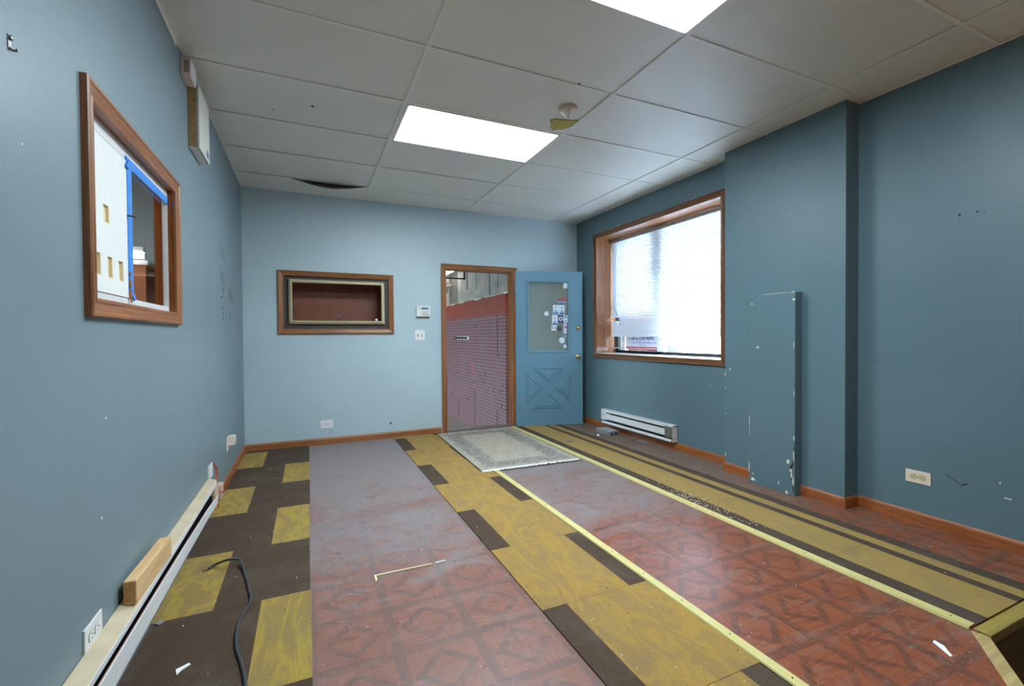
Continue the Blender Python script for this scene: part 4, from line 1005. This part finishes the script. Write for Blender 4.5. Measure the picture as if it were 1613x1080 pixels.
t = thing('metal_box', (3.29, 4.47, 0), 'flat grey sheet-metal box on the floor under the right heater', 'metal box')
mb = MB(); bp = [(3.215, 4.365), (3.345, 4.37), (3.365, 4.62), (3.205, 4.625)]; mb.prism(bp, fF, .0, .045); obj('box_body', mb, 'greybox', t, .003)
mb = MB(); mb.prism([(3.213, 4.363), (3.347, 4.368), (3.367, 4.622), (3.203, 4.627)], fF, .045, .05); lab(obj('lid', mb, plain('pale_grey_lid', S(158, 162, 166), .5, .2), t, .002), 'paler lid')
for a in ((3.235, 4.36, .01, 3.26, 4.366, .03), (3.29, 4.362, .01, 3.32, 4.368, .035)): mb = MB(); mb.box(a[:3], a[3:]); lab(obj('knockout', mb, 'dark', t), 'dark knockout hole')
mb = MB(); mb.lathe([(.004, 0), (.013, .003), (.017, .012), (.014, .02), (.005, .025)], (3.087, 4.409, 0.0005), (0, 0, 1), 14); tag(obj('white_ball', mb, 'paper'), 'small white lump on the floor beside the grey metal box', 'debris')
mb = MB(); mb.prism([(3.325, 4.045), (3.41, 4.055), (3.41, 3.92), (3.335, 3.885)], fF, 0.0005, .004); tag(obj('metal_plate', mb, 'greybox', bevel=.001), 'thin grey metal plate flat on the floor below the right heater', 'metal plate')
mb = MB(); mb.tube(spline([(3.119, 4.02, .004), (3.2, 4.02, .008), (3.27, 4.035, .007), (3.33, 4.03, .006)]), [.002]*8+[.004]*9+[.006]*8, 6); tag(obj('brown_stick', mb, 'rust_copper'), 'thin rusty brown stick beside the flat metal plate', 'stick')

# ================================================================== FLOOR THINGS
rg = thing('door_rug', (1.862, 4.475, 0), 'worn beige and blue-grey rug with white fringe in front of the doorway', 'rug', rz=math.radians(-1.4))
mb = MB(); N = 14
top = []
for i in range(N+1):
    row = []
    for j in range(11):
        x = -.485+.97*j/10; y = -.81+1.62*i/N
        row.append((x, y, .0155+(.003*math.sin(9*y)*max(0, -x-.35)*6 if x < -.35 else 0)))
    top.append(row)
mb.loops(top, closed=False)
mb.box((-.485, -.81, .0130), (.485, .81, .0150))
obj('pile', mb, 'rug', rg, local=True)
mb = MB()
for i in range(90):
    x = -.482+.964*i/89; l = random.uniform(.028, .05); d = random.uniform(-.012, .012)
    mb.loops([[(x-.006, -.806, .016), (x+.006, -.806, .016)], [(x-.006+d*.5, -.81-l*.5, .016), (x+.006+d*.5, -.81-l*.5, .017)], [(x-.005+d, -.81-l, .0135), (x+.005+d, -.81-l, .0135)]], closed=False)
lab(obj('fringe', mb, 'fringe', rg, local=True), 'white fringe')
mb = MB()
for i in range(60):
    x = -.482+.964*i/59; l = random.uniform(.01, .03)
    mb.loops([[(x-.006, .806, .016), (x+.006, .806, .016)], [(x-.005, .81+l, .0135), (x+.005, .81+l, .0135)]], closed=False)
lab(obj('fringe', mb, 'fringe', rg, local=True), 'white fringe')
mb = MB(); mb.tube([(-.487, -.80, .0145), (-.487, .80, .0145)], .0035, 6); lab(obj('bound_edge', mb, 'cable', rg, local=True), 'dark bound edge')

mb = MB(); mb.prism([(.284, 2.252), (.292, 2.250), (.294, 2.300), (.572, 2.296), (.572, 2.303), (.284, 2.309)], fF, .0005, .005)
tag(obj('wood_strip', mb, 'cream'), 'long thin cream strip with a bent end lying on the bare floor', 'strip', 'thin strips on the floor')
mb = MB(); mb.prism([(.590, 2.299), (.648, 2.302), (.648, 2.307), (.590, 2.306)], fF, .0005, .005)
tag(obj('wood_strip', mb, 'paper'), 'short white strip lying in line with the long cream strip', 'strip', 'thin strips on the floor')
mb = MB(); mb.loops([[(2.160, .905, .001), (2.168, .898, .001), (2.164, .902, .010)], [(2.139, .868, .001), (2.158, .862, .001), (2.149, .866, .014)], [(2.119, .836, .001), (2.130, .831, .001), (2.124, .834, .006)]], cap0=True, cap1=True)
tag(obj('paper_scrap', mb, 'paper'), 'white torn paper scrap on the parquet near the platform corner', 'paper scrap', 'paper scraps')
mb = MB(); mb.prism([(-.440, 1.935), (-.405, 1.955), (-.398, 1.945), (-.42, 1.925), (-.432, 1.905)], fF, .0078, .012)
tag(obj('paper_scrap', mb, 'paper'), 'white paper scrap on the brown carpet below the left heater', 'paper scrap', 'paper scraps')
mb = MB(); mb.prism([(-.59, 2.285), (-.572, 2.305), (-.556, 2.288), (-.568, 2.268)], fF, .0078, .0115)
tag(obj('paper_scrap', mb, 'greybox'), 'grey scrap on the edge of a yellow carpet patch by the left heater', 'scrap', 'paper scraps')
mb = MB(); mb.box((2.60, 4.30, .0072), (2.68, 4.335, .014)); tag(obj('grey_chip', mb, 'greybox', bevel=.002), 'small grey bar on the striped carpet near the door', 'debris')

def scatter(name, label, cat, n, fpos, sizes, mats, zf):
    mb = MB()
    for i in range(n):
        x, y = fpos(); s_ = random.uniform(*sizes); a = random.uniform(0, 6.28); z = zf(x, y)
        r = [random.uniform(.5, 1.2)*s_ for _ in range(4)]
        p_ = [(x+r[q]*math.cos(a+q*1.57), y+r[q]*math.sin(a+q*1.57)) for q in range(4)]
        c_ = (x, y, z+s_*random.uniform(.4, .9))
        m = random.randrange(len(mats))
        mb.add([(u, v_, z) for u, v_ in p_]+[c_], [(0, 1, 4), (1, 2, 4), (2, 3, 4), (3, 0, 4), (3, 2, 1, 0)], m)
    return tag(obj(name, mb, mats), label, cat, kind='stuff')
def zf(x, y): return .0073 if (x < 0 or .9 < x < 1.46 or 2.435 < x < 3.03) else .0004
brown = plain('brown_crumb', S(92, 64, 48), .8); pinkc = plain('pale_crumb', S(214, 190, 176), .8)
def spill():
    while True:
        y = random.gauss(2.38, .26); x = 2.45+abs(random.gauss(0, .06))
        if 1.85 < y < 3.0 and x < 2.62: return x, y
scatter('plaster_crumbs', 'spill of brown and white crumbs on the striped carpet along the yellow edging', 'crumbs', 620, spill, (.0025, .007), [brown, brown, pinkc], zf)
def anyw():
    while True:
        x, y = random.uniform(-.55, 3.3), random.uniform(1.0, 5.0)
        if not (1.30 < x < 2.5 and y > 3.6): return x, y
scatter('paint_flakes', 'tiny white paint flakes scattered over the whole floor', 'paint flakes', 300, anyw, (.0012, .0042), ['paper', 'chip'], zf)
scatter('dirt_specks', 'tiny dark dirt specks scattered over the whole floor', 'dirt', 260, anyw, (.0015, .0045), ['dark', brown], zf)
def sill():
    return random.uniform(1.52, 2.44), random.uniform(5.30, 5.36)
scatter('threshold_plaster', 'white plaster dust along the sill of the doorway', 'plaster dust', 160, sill, (.002, .008), ['paper', 'chip'], lambda x, y: .0005)

# ================================================================== LIGHT
w = bpy.data.worlds.new('sky'); SC.world = w; w.use_nodes = True
bg = w.node_tree.nodes['Background']; bg.inputs[0].default_value = (.60, .81, 1.0, 1); bg.inputs[1].default_value = 28.0
def lamp(name, typ, loc, energy, color, size=.1):
    l = bpy.data.lights.new(name, typ); l.energy = energy; l.color = color
    if typ == 'POINT': l.shadow_soft_size = size
    o = bpy.data.objects.new(name, l); COL.objects.link(o); o.location = loc; return o
lamp('warm_room_lamp', 'POINT', (3.1, -.35, 2.1), 9, (1.0, .66, .32), .12)
lamp('neighbour_fill', 'POINT', (-2.2, 2.6, 2.3), 70, (1, .93, .82), .2)  # added unseen light that brightens the counter beyond the interior window

# ================================================================== CAMERA
yaw, pitch, roll = math.radians(24.26004747), math.radians(-.8794931), math.radians(-.41806632)
F = Vector((math.sin(yaw)*math.cos(pitch), math.cos(yaw)*math.cos(pitch), math.sin(pitch)))
R0 = Vector((math.cos(yaw), -math.sin(yaw), 0)); U0 = R0.cross(F)
R = R0*math.cos(roll)+U0*math.sin(roll); U = U0*math.cos(roll)-R0*math.sin(roll)
cam = bpy.data.cameras.new('camera'); co = bpy.data.objects.new('camera', cam); COL.objects.link(co)
cam.sensor_fit = 'HORIZONTAL'; cam.sensor_width = 36; cam.lens = 36*713.9487/1613
cam.clip_start = .02; cam.clip_end = 200
mw = Matrix((R, U, -F)).transposed().to_4x4(); mw.translation = Vector((0, 0, 1.18)); co.matrix_world = mw
SC.camera = co
SC.view_settings.view_transform = 'Standard'; SC.view_settings.look = 'None'; SC.view_settings.gamma = 1
SC.view_settings.use_curve_mapping = False; SC.view_settings.exposure = 0.3
SC.cycles.use_denoising = True
SC.cycles.max_bounces = 10; SC.cycles.diffuse_bounces = 6; SC.cycles.transparent_max_bounces = 12
